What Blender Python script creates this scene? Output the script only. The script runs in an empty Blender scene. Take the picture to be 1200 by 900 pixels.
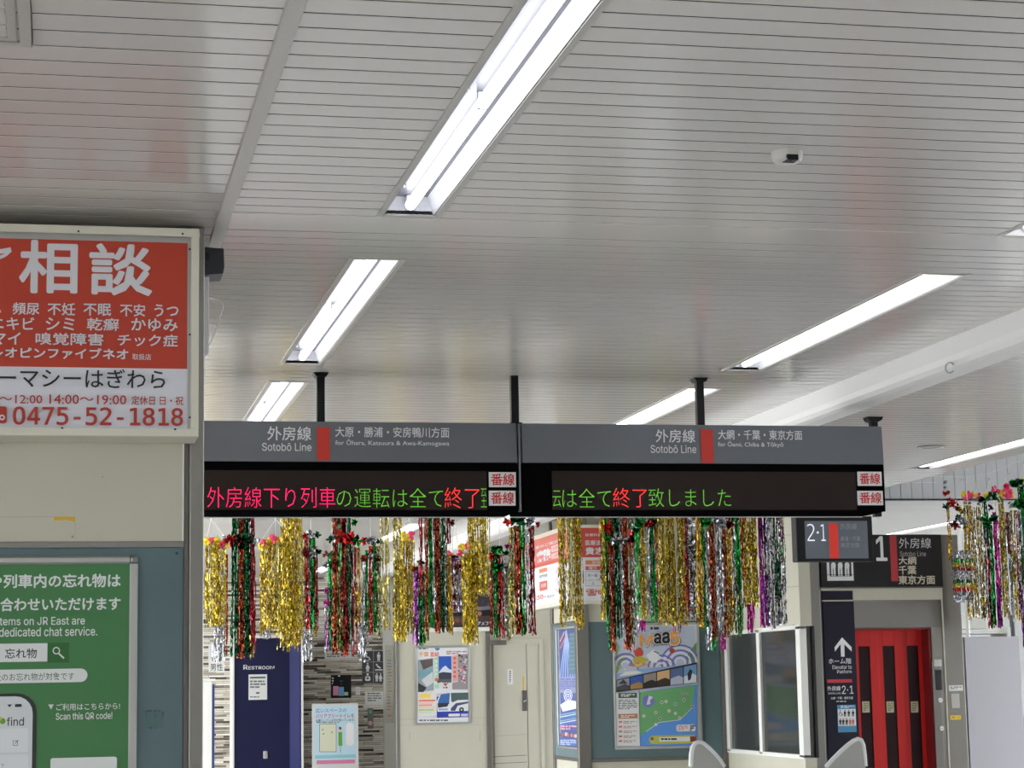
import bpy, bmesh, math, random
from mathutils import Vector, Matrix

S = bpy.context.scene
COL = S.collection

# ------------------------------------------------------------------ camera, world, exposure
EYE = 1.6
FPX = 2443.44                      # focal length in pixels of the 1200x900 frame
YAW, PITCH, ROLL = 0.21184, 0.14295, -0.01785
CEIL = 3.16
EXPOSURE = 0.58
DAY = 9.0                          # daylight outside the side windows, which are added for fill light
TUBE = 3.2

def cam_axes():
    fwd = Vector((math.sin(YAW)*math.cos(PITCH), math.cos(YAW)*math.cos(PITCH), math.sin(PITCH)))
    right = Vector((math.cos(YAW), -math.sin(YAW), 0))
    up = right.cross(fwd)
    return (right*math.cos(ROLL)+up*math.sin(ROLL), -right*math.sin(ROLL)+up*math.cos(ROLL), fwd)
CR, CU, CF = cam_axes()
cd = bpy.data.cameras.new('camera')
cam = bpy.data.objects.new('camera', cd)
COL.objects.link(cam)
cd.sensor_fit = 'HORIZONTAL'; cd.sensor_width = 36.0
cd.lens = 36.0*FPX/1200.0
cd.clip_start = 0.05; cd.clip_end = 200
m = Matrix((CR, CU, -CF)).transposed().to_4x4()
m.translation = Vector((0, 0, EYE))
cam.matrix_world = m
S.camera = cam

S.view_settings.view_transform = 'Standard'
S.view_settings.look = 'None'
S.view_settings.gamma = 1.0
S.view_settings.use_curve_mapping = False
S.view_settings.exposure = EXPOSURE
S.cycles.use_denoising = True
S.cycles.max_bounces = 10
S.cycles.diffuse_bounces = 6
S.cycles.glossy_bounces = 5
S.cycles.sample_clamp_indirect = 6.0
S.cycles.caustics_reflective = False
S.cycles.caustics_refractive = False
w = bpy.data.worlds.new('hall_air'); S.world = w
w.use_nodes = True
w.node_tree.nodes['Background'].inputs[0].default_value = (0.93, 0.97, 1.0, 1)
w.node_tree.nodes['Background'].inputs[1].default_value = DAY

# portals at the side windows, added for fill light, guide where daylight is sampled
for x, y0, y1 in ((-7.0, 7.0, 29.7), (-7.0, 3.0, 4.4), (-7.0, -5.5, -2.9), (14.0, 3.0, 4.4), (14.0, -5.5, -2.9), (14.0, 12.3, 14.6), (14.0, 19.5, 23.5)):
    ld = bpy.data.lights.new('added_window_portal', 'AREA'); ld.shape = 'RECTANGLE'; ld.size = 2.78; ld.size_y = y1-y0
    ld.cycles.is_portal = True
    lo = bpy.data.objects.new('added_window_portal', ld); COL.objects.link(lo)
    lo.location = (x, (y0+y1)/2, 1.69); lo.rotation_euler = (0, math.radians(-90 if x < 0 else 90), 0)

def ray(x, y): return (x-600)*CR-(y-450)*CU+FPX*CF
def at(x, y, X=None, Y=None, Z=None):
    """the point of the place seen at photo pixel x, y on one axis plane"""
    d = ray(x, y)
    if Y is not None: k = Y/d.y
    elif X is not None: k = X/d.x
    else: k = (Z-EYE)/d.z
    return Vector((0, 0, EYE))+d*k

# ------------------------------------------------------------------ materials
def lin(c):
    c = c/255.0
    return c/12.92 if c <= 0.04045 else ((c+0.055)/1.055)**2.4
MATS = {}
def M(name, rgb=None, rough=0.5, metal=0.0, emit=0.0, spec=0.5, noise=0.0, nscale=8.0, bump=0.0, alpha=1.0, trans=0.0, coat=0.0):
    if name in MATS: return MATS[name]
    mt = bpy.data.materials.new(name); mt.use_nodes = True
    nt = mt.node_tree; b = nt.nodes['Principled BSDF']
    c = (lin(rgb[0]), lin(rgb[1]), lin(rgb[2]), 1)
    b.inputs['Base Color'].default_value = c
    b.inputs['Roughness'].default_value = rough
    b.inputs['Metallic'].default_value = metal
    b.inputs['Specular IOR Level'].default_value = spec
    b.inputs['Coat Weight'].default_value = coat
    b.inputs['Transmission Weight'].default_value = trans
    b.inputs['Alpha'].default_value = alpha
    if emit:
        b.inputs['Emission Color'].default_value = c
        b.inputs['Emission Strength'].default_value = emit
    if noise or bump:
        tc = nt.nodes.new('ShaderNodeTexCoord')
        nz = nt.nodes.new('ShaderNodeTexNoise'); nz.inputs['Scale'].default_value = nscale; nz.inputs['Detail'].default_value = 5
        nt.links.new(tc.outputs['Object'], nz.inputs['Vector'])
        if noise:
            hs = nt.nodes.new('ShaderNodeMix'); hs.data_type = 'RGBA'; hs.blend_type = 'MULTIPLY'
            mr = nt.nodes.new('ShaderNodeMapRange')
            mr.inputs['From Min'].default_value = 0.3; mr.inputs['From Max'].default_value = 0.7
            mr.inputs['To Min'].default_value = 1-noise; mr.inputs['To Max'].default_value = 1.0
            nt.links.new(nz.outputs['Fac'], mr.inputs['Value'])
            hs.inputs[0].default_value = 1.0
            hs.inputs[6].default_value = c
            nt.links.new(mr.outputs['Result'], hs.inputs[7])
            nt.links.new(hs.outputs[2], b.inputs['Base Color'])
        if bump:
            bp = nt.nodes.new('ShaderNodeBump'); bp.inputs['Strength'].default_value = bump; bp.inputs['Distance'].default_value = 0.01
            nt.links.new(nz.outputs['Fac'], bp.inputs['Height'])
            nt.links.new(bp.outputs['Normal'], b.inputs['Normal'])
    MATS[name] = mt
    return mt
def INK(r, g, b):
    return M('ink_%02x%02x%02x' % (r, g, b), (r, g, b), 0.45)

def brushed(name, rgb, rough=0.32):
    """brushed stainless steel, streaks along z"""
    if name in MATS: return MATS[name]
    mt = M(name, rgb, rough, 1.0)
    nt = mt.node_tree; b = nt.nodes['Principled BSDF']
    tc = nt.nodes.new('ShaderNodeTexCoord'); mp = nt.nodes.new('ShaderNodeMapping')
    mp.inputs['Scale'].default_value = (90, 90, 2)
    nz = nt.nodes.new('ShaderNodeTexNoise'); nz.inputs['Scale'].default_value = 3; nz.inputs['Detail'].default_value = 4
    mr = nt.nodes.new('ShaderNodeMapRange'); mr.inputs['To Min'].default_value = rough-0.08; mr.inputs['To Max'].default_value = rough+0.14
    nt.links.new(tc.outputs['Object'], mp.inputs[0]); nt.links.new(mp.outputs[0], nz.inputs['Vector'])
    nt.links.new(nz.outputs['Fac'], mr.inputs['Value']); nt.links.new(mr.outputs[0], b.inputs['Roughness'])
    return mt

def stone_strips(name):
    """ledger of thin stone strips in beige, tan, grey and brown"""
    mt = bpy.data.materials.new(name); mt.use_nodes = True
    nt = mt.node_tree; b = nt.nodes['Principled BSDF']; b.inputs['Roughness'].default_value = 0.7
    tc = nt.nodes.new('ShaderNodeTexCoord'); sx = nt.nodes.new('ShaderNodeSeparateXYZ'); cx = nt.nodes.new('ShaderNodeCombineXYZ')
    nt.links.new(tc.outputs['Object'], sx.inputs[0])
    nt.links.new(sx.outputs['X'], cx.inputs['X']); nt.links.new(sx.outputs['Z'], cx.inputs['Y'])
    br = nt.nodes.new('ShaderNodeTexBrick')
    br.offset = 0.37; br.offset_frequency = 2; br.squash = 0.7; br.squash_frequency = 3
    br.inputs['Color1'].default_value = (0, 0, 0, 1); br.inputs['Color2'].default_value = (1, 1, 1, 1)
    br.inputs['Mortar'].default_value = (0.05, 0.05, 0.05, 1)
    br.inputs['Scale'].default_value = 1.0; br.inputs['Mortar Size'].default_value = 0.002
    br.inputs['Brick Width'].default_value = 0.33; br.inputs['Row Height'].default_value = 0.029
    nt.links.new(cx.outputs[0], br.inputs['Vector'])
    nz = nt.nodes.new('ShaderNodeTexNoise'); nz.inputs['Scale'].default_value = 1.0; nz.inputs['Detail'].default_value = 3
    mp = nt.nodes.new('ShaderNodeMapping'); mp.inputs['Scale'].default_value = (4, 1, 30)
    nt.links.new(tc.outputs['Object'], mp.inputs[0]); nt.links.new(mp.outputs[0], nz.inputs['Vector'])
    ad = nt.nodes.new('ShaderNodeMath'); ad.operation = 'ADD'
    ml = nt.nodes.new('ShaderNodeMath'); ml.operation = 'MULTIPLY_ADD'; ml.inputs[1].default_value = 0.7; ml.inputs[2].default_value = -0.35
    nt.links.new(nz.outputs['Fac'], ml.inputs[0])
    nt.links.new(br.outputs['Color'], ad.inputs[0]); nt.links.new(ml.outputs[0], ad.inputs[1])
    cr = nt.nodes.new('ShaderNodeValToRGB'); e = cr.color_ramp; e.interpolation = 'LINEAR'
    stops = [(0.0, (58, 52, 48)), (0.1, (92, 84, 76)), (0.22, (152, 144, 132)), (0.4, (192, 184, 170)), (0.7, (214, 208, 196)), (1.0, (230, 227, 219))]
    while len(e.elements) < len(stops): e.elements.new(0.5)
    for el, (p, c) in zip(e.elements, stops):
        el.position = p; el.color = (lin(c[0]), lin(c[1]), lin(c[2]), 1)
    nt.links.new(ad.outputs[0], cr.inputs[0]); nt.links.new(cr.outputs[0], b.inputs['Base Color'])
    bp = nt.nodes.new('ShaderNodeBump'); bp.inputs['Strength'].default_value = 0.6; bp.inputs['Distance'].default_value = 0.012
    nt.links.new(br.outputs['Color'], bp.inputs['Height']); nt.links.new(bp.outputs[0], b.inputs['Normal'])
    MATS[name] = mt
    return mt

# ------------------------------------------------------------------ mesh building
OFF = {}
class MB:
    def __init__(s): s.v = []; s.f = []; s.m = []; s.mats = []; s.sm = []
    def mi(s, mat):
        if mat not in s.mats: s.mats.append(mat)
        return s.mats.index(mat)
    def face(s, pts, mat, smooth=False):
        n = len(s.v); s.v += [tuple(p) for p in pts]
        s.f.append(tuple(range(n, n+len(pts)))); s.m.append(s.mi(mat)); s.sm.append(smooth)
    def add(s, vs, fs, mat, smooth=False):
        n = len(s.v); s.v += [tuple(p) for p in vs]; k = s.mi(mat)
        for f in fs: s.f.append(tuple(i+n for i in f)); s.m.append(k); s.sm.append(smooth)
    def box(s, x0, x1, y0, y1, z0, z1, mat):
        x0, x1 = sorted((x0, x1)); y0, y1 = sorted((y0, y1)); z0, z1 = sorted((z0, z1))
        vs = [(x0,y0,z0),(x1,y0,z0),(x1,y1,z0),(x0,y1,z0),(x0,y0,z1),(x1,y0,z1),(x1,y1,z1),(x0,y1,z1)]
        fs = [(0,3,2,1),(4,5,6,7),(0,1,5,4),(1,2,6,5),(2,3,7,6),(3,0,4,7)]
        s.add(vs, fs, mat)
    def prism(s, prof, axis, a0, a1, mat, smooth=False):
        """closed 2D profile swept along an axis: 'x' -> (y,z) profile, 'y' -> (x,z), 'z' -> (x,y)"""
        def P(p, a):
            return {'x': (a, p[0], p[1]), 'y': (p[0], a, p[1]), 'z': (p[0], p[1], a)}[axis]
        n = len(prof)
        vs = [P(p, a0) for p in prof]+[P(p, a1) for p in prof]
        fs = [tuple(range(n)), tuple(range(2*n-1, n-1, -1))]
        s.add(vs, fs, mat)
        s.add(vs, [(i, i+n, (i+1) % n+n, (i+1) % n) for i in range(n)], mat, smooth)
    def tube(s, pts, r, mat, n=8, cap=True):
        pts = [Vector(p) for p in pts]; rings = []
        for i, p in enumerate(pts):
            t = (pts[min(i+1, len(pts)-1)]-pts[max(i-1, 0)]).normalized()
            a = t.orthogonal().normalized() if i == 0 else (rings_a-t*rings_a.dot(t)).normalized()
            rings_a = a; b = t.cross(a)
            rr = r[i] if isinstance(r, (list, tuple)) else r
            rings.append([p+a*rr*math.cos(2*math.pi*k/n)+b*rr*math.sin(2*math.pi*k/n) for k in range(n)])
        vs = [q for g in rings for q in g]; fs = []
        for i in range(len(pts)-1):
            for k in range(n):
                fs.append((i*n+k, i*n+(k+1) % n, (i+1)*n+(k+1) % n, (i+1)*n+k))
        s.add(vs, fs, mat, True)
        if cap:
            s.add(rings[0][::-1], [tuple(range(n))], mat); s.add(rings[-1], [tuple(range(n))], mat)
    def disc(s, c, r, axis, mat, n=20, h=0.0, r2=None):
        """a flat cylinder of height h along axis from centre c"""
        d = {'x': Vector((1,0,0)), 'y': Vector((0,1,0)), 'z': Vector((0,0,1))}[axis]
        c = Vector(c); s.tube([c, c+d*(h or 0.001)], [r, r2 if r2 is not None else r], mat, n)
    def ball(s, c, r, mat, n=10, sc=(1,1,1)):
        vs = []; fs = []
        for i in range(n+1):
            th = math.pi*i/n
            for k in range(n):
                ph = 2*math.pi*k/n
                vs.append((c[0]+r*sc[0]*math.sin(th)*math.cos(ph), c[1]+r*sc[1]*math.sin(th)*math.sin(ph), c[2]+r*sc[2]*math.cos(th)))
        for i in range(n):
            for k in range(n): fs.append((i*n+k, (i+1)*n+k, (i+1)*n+(k+1) % n, i*n+(k+1) % n))
        s.add(vs, fs, mat, True)
    def build(s, name, parent=None, bevel=0.0, seg=2):
        me = bpy.data.meshes.new(name)
        o = Vector(OFF[parent.name]) if parent else Vector((0, 0, 0))
        me.from_pydata([tuple(Vector(p)-o) for p in s.v], [], s.f)
        for mt in s.mats: me.materials.append(mt)
        me.polygons.foreach_set('material_index', s.m)
        me.polygons.foreach_set('use_smooth', s.sm)
        me.validate(); me.update()
        ob = bpy.data.objects.new(name, me); COL.objects.link(ob)
        if parent: ob.parent = parent
        OFF[ob.name] = tuple(o)
        if bevel:
            bm = bmesh.new(); bm.from_mesh(me); bmesh.ops.remove_doubles(bm, verts=bm.verts, dist=1e-5); bm.to_mesh(me); bm.free()
            md = ob.modifiers.new('edge', 'BEVEL'); md.width = bevel; md.segments = seg; md.limit_method = 'ANGLE'
        return ob
def tag(o, label=None, cat=None, group=None, kind=None):
    if label: o['label'] = label
    if cat: o['category'] = cat
    if group: o['group'] = group
    if kind: o['kind'] = kind
    return o
def thing(name, label, cat, loc=(0,0,0), group=None):
    o = bpy.data.objects.new(name, None); COL.objects.link(o)
    o.empty_display_size = 0.1; o.location = loc; OFF[o.name] = tuple(loc)
    return tag(o, label, cat, group)
def struct(mb, name, bevel=0.0):
    return tag(mb.build(name, None, bevel), kind='structure')

# ------------------------------------------------------------------ lettering and print
_tc = {}
FONT = DIGITS = None
try:
    import os
    FD = bpy.utils.system_resource('DATAFILES', path='fonts')
    FONT = bpy.data.fonts.load(os.path.join(FD, 'Inter.woff2'))
    DIGITS = bpy.data.fonts.load(os.path.join(FD, 'DejaVuSansMono.woff2'))
except Exception:
    pass                               # the built-in face does as well
def glyphs(s, bold=0.0, res=2, space=1.0):
    """outline fill of a string: (verts, faces, bbox)"""
    key = (s, bold, res, space)
    if key in _tc: return _tc[key]
    cu = bpy.data.curves.new('lettering', 'FONT'); cu.body = s
    if DIGITS and set(s) <= set('0123456789-'): cu.font = DIGITS; cu.body = s.replace('0', 'O')   # plain zero, without the dot
    elif FONT and max(map(ord, s)) < 0x250 and not set(s) & set('4KkwW'): cu.font = FONT
    cu.dimensions = '2D'; cu.fill_mode = 'FRONT'
    cu.resolution_u = res; cu.offset = bold; cu.space_character = space
    o = bpy.data.objects.new('lettering', cu); COL.objects.link(o)
    dg = bpy.context.evaluated_depsgraph_get()
    me = bpy.data.meshes.new_from_object(o.evaluated_get(dg))
    vs = [(v.co.x, v.co.y) for v in me.vertices]; fs = [tuple(p.vertices) for p in me.polygons]
    bpy.data.objects.remove(o); bpy.data.curves.remove(cu); bpy.data.meshes.remove(me)
    xs = [v[0] for v in vs] or [0, 1]; ys = [v[1] for v in vs] or [0, 1]
    _tc[key] = (vs, fs, (min(xs), max(xs), min(ys), max(ys)))
    return _tc[key]

class Sheet(MB):
    """flat print laid on an upright plane: Y=val (faces the hall, -y) or X=val (faces -x); coordinates are photo pixels"""
    def __init__(s, Y=None, X=None, step=0.0006):
        super().__init__(); s.Y = Y; s.X = X; s.n = 1; s.step = min(step, 0.00012)
    def uv(s, x, y):
        p = at(x, y, X=s.X, Y=s.Y)
        return (p.x, p.z) if s.Y is not None else (-p.y, p.z)
    def w(s, u, z, lift=None):
        l = s.step*s.n if lift is None else lift
        return (u, s.Y-l, z) if s.Y is not None else (s.X-l, -u, z)
    def span(s, x0, y0, x1, y1):
        xm, ym = (x0+x1)/2, (y0+y1)/2
        return s.uv(x0, ym)[0], s.uv(x1, ym)[0], s.uv(xm, y1)[1], s.uv(xm, y0)[1]
    def rect(s, x0, y0, x1, y1, mat, r=0.0):
        u0, u1, z0, z1 = s.span(x0, y0, x1, y1)
        if r:
            r = min(r, (u1-u0)/2, (z1-z0)/2); pts = []
            for cx, cz, a in ((u1-r, z1-r, 0), (u0+r, z1-r, 90), (u0+r, z0+r, 180), (u1-r, z0+r, 270)):
                for k in range(6):
                    t = math.radians(a+18*k); pts.append((cx+r*math.cos(t), cz+r*math.sin(t)))
        else:
            pts = [(u0, z0), (u1, z0), (u1, z1), (u0, z1)]
        s.face([s.w(u, z) for u, z in pts], mat); s.n += 1
    def poly(s, pts, mat):
        s.face([s.w(*s.uv(x, y)) for x, y in pts], mat); s.n += 1
    def disc2(s, x, y, r, mat, n=18, ry=None):
        s.poly([(x+r*math.cos(2*math.pi*k/n), y+(ry or r)*math.sin(2*math.pi*k/n)) for k in range(n)], mat)
    def line(s, pts, w, mat):
        for (xa, ya), (xb, yb) in zip(pts, pts[1:]):
            dx, dy = xb-xa, yb-ya; L = math.hypot(dx, dy) or 1; nx, ny = -dy/L*w/2, dx/L*w/2
            s.face([s.w(*s.uv(x, y)) for x, y in ((xa+nx, ya+ny), (xb+nx, yb+ny), (xb-nx, yb-ny), (xa-nx, ya-ny))], mat)
        s.n += 1
    def text(s, t, x0, y0, x1, y1, mat, bold=0.0, res=2, clip=None):
        fat = bold*0.8 if bold > 0.004 else 0.0
        vs, fs, (a, b, c, d) = glyphs(t, 0.0 if fat else bold, res)
        if not fs: return
        u0, u1, z0, z1 = s.span(x0, y0, x1, y1)
        P = [(u0+(p[0]-a)/(b-a)*(u1-u0), z0+(p[1]-c)/(d-c)*(z1-z0)) for p in vs]
        if fat:
            q = fat*(z1-z0); n = len(P); P0 = P; F0 = fs; P = []; fs = []
            for k in range(9):
                ox, oz = ((0, 0) if k == 8 else (q*math.cos(k*math.pi/4), q*math.sin(k*math.pi/4)))
                P += [(u+ox, z+oz) for u, z in P0]; fs = fs+[tuple(i+n*k for i in f) for f in F0]
        if clip:
            lo, hi = s.uv(clip[0], (y0+y1)/2)[0], s.uv(clip[1], (y0+y1)/2)[0]
            fs = [f for f in fs if all(lo <= P[i][0] <= hi for i in f)]
        N = len(vs); V = []; F = []                  # faces parted by hair lifts: outlines that cross do not share one plane
        for q, f in enumerate(fs):
            l = s.step*s.n+0.00002*(min(f)//N)+0.000004*(q % 5)
            F.append(tuple(range(len(V), len(V)+len(f)))); V += [s.w(*P[i], l) for i in f]
        s.add(V, F, mat); s.n += 3 if fat else 1
    def lines(s, x0, y0, x1, y1, n, mat, fill=0.55, seed=1):
        """rows of body copy too small to read"""
        rg = random.Random(seed); h = (y1-y0)/n
        for i in range(n):
            x = x0; e = x1 if i < n-1 else x0+(x1-x0)*0.6
            while x < e-1:
                wd = rg.uniform(2, 7)
                u0, u1, z0, z1 = s.span(x, y0+i*h, min(x+wd, e), y0+i*h+h*fill)
                s.face([s.w(u0, z0), s.w(u1, z0), s.w(u1, z1), s.w(u0, z1)], mat); x += wd+rg.uniform(0.6, 1.4)
        s.n += 1

# ------------------------------------------------------------------ palette
slat = M('ceiling_slat_paint', (211, 208, 205), 0.15, spec=0.5)
groove = M('ceiling_gap_shade', (62, 62, 62), 0.7, spec=0.1)
trimp = M('ceiling_trim', (188, 186, 182), 0.35)
white = M('white_paint', (226, 226, 222), 0.5)
beamw = M('beam_white', (226, 226, 226), 0.45)
cream = M('cream_panel', (196, 193, 177), 0.5, noise=0.05, nscale=2)
teal = M('teal_panel', (92, 114, 119), 0.5, noise=0.1, nscale=3)
steel = brushed('brushed_steel', (150, 148, 144))
steeld = brushed('dark_steel', (120, 117, 112), 0.38)
alu = M('aluminium', (188, 188, 186), 0.35, 0.85)
black = M('black_plastic', (22, 22, 25), 0.5, spec=0.25)
dark = M('dark_sign', (46, 44, 44), 0.5, spec=0.15)
grey = M('header_grey', (106, 110, 118), 0.4)
INW = M('print_white', (226, 226, 228), 0.5)
INR = M('print_red', (200, 52, 38), 0.5)
INK0 = M('print_black', (28, 27, 28), 0.5)

# ------------------------------------------------------------------ floor and walls
XL, XR, YF, YB, HW = -7.0, 14.0, -7.0, 29.8, 4.6
b = MB(); b.box(XL-0.2, XR+0.2, YF-0.2, YB+0.2, -0.1, 0, M('floor_tile', (238, 238, 238), 0.4, noise=0.05, nscale=1.5)); struct(b, 'floor')
b = MB(); b.box(XL, XR, YB, YB+0.15, 0, HW, stone_strips('stone_strips')); struct(b, 'wall_back')
b = MB(); b.box(XL, XR, YF-0.15, YF, 0, HW, white)
struct(b, 'wall_front')
b = MB(); b.box(-60, 60, -80, 100, -0.2, -0.11, M('unseen_paving', (196, 192, 186), 0.8)); struct(b, 'ground_unseen')  # unseen paving added outside, bounces daylight in
for nm, xa in (('wall_left', XL-0.15), ('wall_right', XR)):        # window bands added along both sides, bays sized for fill light
    b = MB(); b.box(xa, xa+0.15, YF, YB, 3.08, HW, white); b.box(xa, xa+0.15, YF, YB, 0, 0.3, white); [b.box(xa, xa+0.15, q, q2, 0.3, 3.08, white) for q, q2 in ((YF, -5.5), (-2.9, 3.0), (4.4, 7.0 if xa < 0 else 12.3), (14.6 if xa > 0 else 7.0, 7.0 if xa < 0 else 19.5), (23.5 if xa > 0 else YB-0.1, YB))]; k = 7.0 if xa < 0 else 19.5
    while k < YB: b.box(xa, xa+0.15, k, k+0.3, 0.3, 3.08, white); k += 4.55
    struct(b, nm)

# ------------------------------------------------------------------ recessed lights: opening rectangles
FW = 0.165
ROWS = []                                  # (x0, x1, y0, y1, label or None)
ra, rb, rc, rd, re_ = 1.025, 3.27, 6.24, 8.82, 11.0
for (y0, y1, lb) in [(-5.2, -2.7, None), (-2.0, 0.5, None), (1.05, 3.55, None),
                     (4.22, 6.74, 'long recessed tube light before the cross band, cut by the top of the view'),
                     (7.48, 10.0, 'recessed tube light past the cross band, above the first black hanger of the board'),
                     (10.62, 13.12, 'recessed tube light half sunk behind the top of the board for Ohara')]:
    ROWS.append((ra, y0, y1, lb))
for (y0, y1, lb) in [(-2.0, 0.5, None), (1.05, 3.55, None),
                     (4.27, 6.79, 'recessed tube light whose tip shows at the view edge before the cross band'),
                     (7.5, 10.0, 'long recessed tube light between the security camera and the white beam'),
                     (10.66, 13.16, 'recessed tube light crossed by the hanger of the board for Chiba'),
                     (13.8, 16.3, None), (16.95, 19.45, None),
                     (20.0, 22.5, 'far tube light shining through thin gold strands below the board for Ohara'),
                     (26.35, 28.85, 'small far tube light at the stone wall above the blue restroom panel')]:
    ROWS.append((rb, y0, y1, lb))
for (y0, y1, lb) in [(0.5, 3.0, None), (6.0, 8.5, None), (9.1, 11.6, None),
                     (12.25, 14.75, 'tube light beyond the white beam, beside the grey panelled light well')]:
    ROWS.append((rc, y0, y1, lb))
ROWS += [(rd, 19.8, 22.3, 'tube light above the lift sign, running behind the garlands'),
         (re_, 23.2, 25.7, 'far tube light glinting behind the gold and green garlands')]
ROWS += [(x, y, y+2.5, None) for x in (-5.0, -3.4, -1.8, -0.3) for y in (10.5, 13.8, 17.0, 20.2, 23.4, 26.4)]+[(ra, y, y+2.5, None) for y in (13.8, 17.0, 20.2, 23.4, 26.5)]  # rows out of view, added to brighten the far hall
ROWS += [(-2.6, y, y+2.5, None) for y in (-5.2, -2.0, 1.2, 3.9)]+[(x, y, y+2.5, None) for x in (rc, rd, re_) for y in (-5.2, -2.0) if not (x == rc and y > -3)]+[(-5.2, y, y+2.5, None) for y in (-2.0, 1.2)]  # more rows out of view, added to raise the ambient light
WELL = (6.65, 10.6, 9.0, 17.4)

# ------------------------------------------------------------------ slatted ceiling with real openings
def slats(name, x0, x1, y0, y1, pitch, phase, holes, gap=0.009, z=CEIL, lid=True):
    b = MB()
    xs = sorted({x0, x1} | {v for h in holes for v in h[:2] if x0 < v < x1})
    for xa, xb in zip(xs, xs[1:]):
        xm = (xa+xb)/2; free = [(y0, y1)]
        for h in holes:
            if h[0] < xm < h[1]:
                nf = []
                for a, c in free:
                    if h[3] <= a or h[2] >= c: nf.append((a, c)); continue
                    if h[2] > a: nf.append((a, h[2]))
                    if h[3] < c: nf.append((h[3], c))
                free = nf
        for a, c in free:
            k = math.floor((a-phase)/pitch)-1
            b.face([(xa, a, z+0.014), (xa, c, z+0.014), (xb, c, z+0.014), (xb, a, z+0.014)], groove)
            while phase+k*pitch < c:
                p, q = max(a, phase+k*pitch), min(c, phase+k*pitch+pitch-gap); k += 1
                if q-p < 0.004: continue
                e = 0.0015
                b.face([(xa, p+e, z), (xa, q-e, z), (xb, q-e, z), (xb, p+e, z)], slat)
                b.face([(xa, p, z+0.0015), (xa, p+e, z), (xb, p+e, z), (xb, p, z+0.0015)], slat)
                b.face([(xa, q-e, z), (xa, q, z+0.0015), (xb, q, z+0.0015), (xb, q-e, z)], slat)
                b.face([(xa, p, z+0.014), (xa, p, z+0.0015), (xb, p, z+0.0015), (xb, p, z+0.014)], groove)  # slat returns coloured dark to paint in the shade of the gap
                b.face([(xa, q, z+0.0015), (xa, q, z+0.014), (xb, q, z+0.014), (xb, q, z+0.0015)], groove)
    if lid: b.box(x0, x1, y0, y1, z+0.25, z+0.3, white)  # unseen slab above the slats, blocks sky light
    else:
        for a, c, e, f in ((x0, WELL[0]-0.05, y0, y1), (WELL[1]+0.05, x1, y0, y1), (WELL[0]-0.05, WELL[1]+0.05, y0, WELL[2]-0.05), (WELL[0]-0.05, WELL[1]+0.05, WELL[3]+0.05, y1)): b.box(a, c, e, f, z+0.25, z+0.3, white)
    return struct(b, name)
HO = [(x, x+FW, y0, y1) for x, y0, y1, _ in ROWS]
slats('ceiling_left', XL, 0.478, YF, 7.3, 0.1236, 5.172-8*0.1236-0.0055, HO)
slats('ceiling_near', 0.522, 4.01, YF, 6.775, 0.1104, 4.466+0.0055, HO)
slats('ceiling_far', XL, 4.01, 6.93, YB, 0.1104, 6.94, HO+[(-7, 0.522, 6.9, 7.3)])
slats('ceiling_right', 4.17, XR, YF, YB, 0.1104, 7.87, HO+[WELL], lid=False)
# light well: four walls of grey upright panels and a lid
b = MB(); pan = M('grey_panel', (206, 208, 212), 0.5); x0, x1, y0, y1 = WELL
zt = 4.6; n = int((x1-x0)/0.1034)
for k in range(n+1):
    xa = x0+k*0.1034
    b.box(xa, min(xa+0.098, x1), y1, y1+0.02, CEIL, zt, pan); b.box(xa, min(xa+0.098, x1), y0-0.02, y0, CEIL, zt, pan)
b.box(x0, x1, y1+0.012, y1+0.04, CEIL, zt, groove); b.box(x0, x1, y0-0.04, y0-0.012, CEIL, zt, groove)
n = int((y1-y0)/0.1034)
for k in range(n+1):
    ya = y0+k*0.1034
    b.box(x0-0.02, x0, ya, min(ya+0.098, y1), CEIL+0.02, zt, pan); b.box(x1, x1+0.02, ya, min(ya+0.098, y1), CEIL, zt, pan)
b.box(x0-0.05, x1+0.05, y0-0.05, y1+0.05, zt, zt+0.05, white)
struct(b, 'wall_light_well')
# soffit trim, cross band, beam
b = MB(); b.box(0.478, 0.522, YF, 7.3, CEIL-0.012, CEIL+0.03, trimp); struct(b, 'trim_1', 0.002)
b = MB(); b.box(0.522, 4.01, 6.775, 6.93, CEIL-0.003, CEIL+0.02, slat); struct(b, 'trim_2', 0.001)
b = MB()
prof = [(4.01, CEIL+0.2), (4.01, CEIL-0.085), (4.017, CEIL-0.112), (4.036, CEIL-0.132), (4.065, CEIL-0.14), (4.17, CEIL-0.14), (4.17, CEIL+0.2)]
b.prism(prof, 'y', YF, YB, beamw)
struct(b, 'beam')
b = MB(); b.tube([at(1113+5*math.cos(t/3), 431+6*math.sin(t/3), X=4.005) for t in range(2, 18)], 0.004, M('hook_grey', (170, 170, 170), 0.5), 6)
tag(b.build('beam_hook'), 'small curled hook stuck to the side of the white beam', 'hook')

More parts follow.
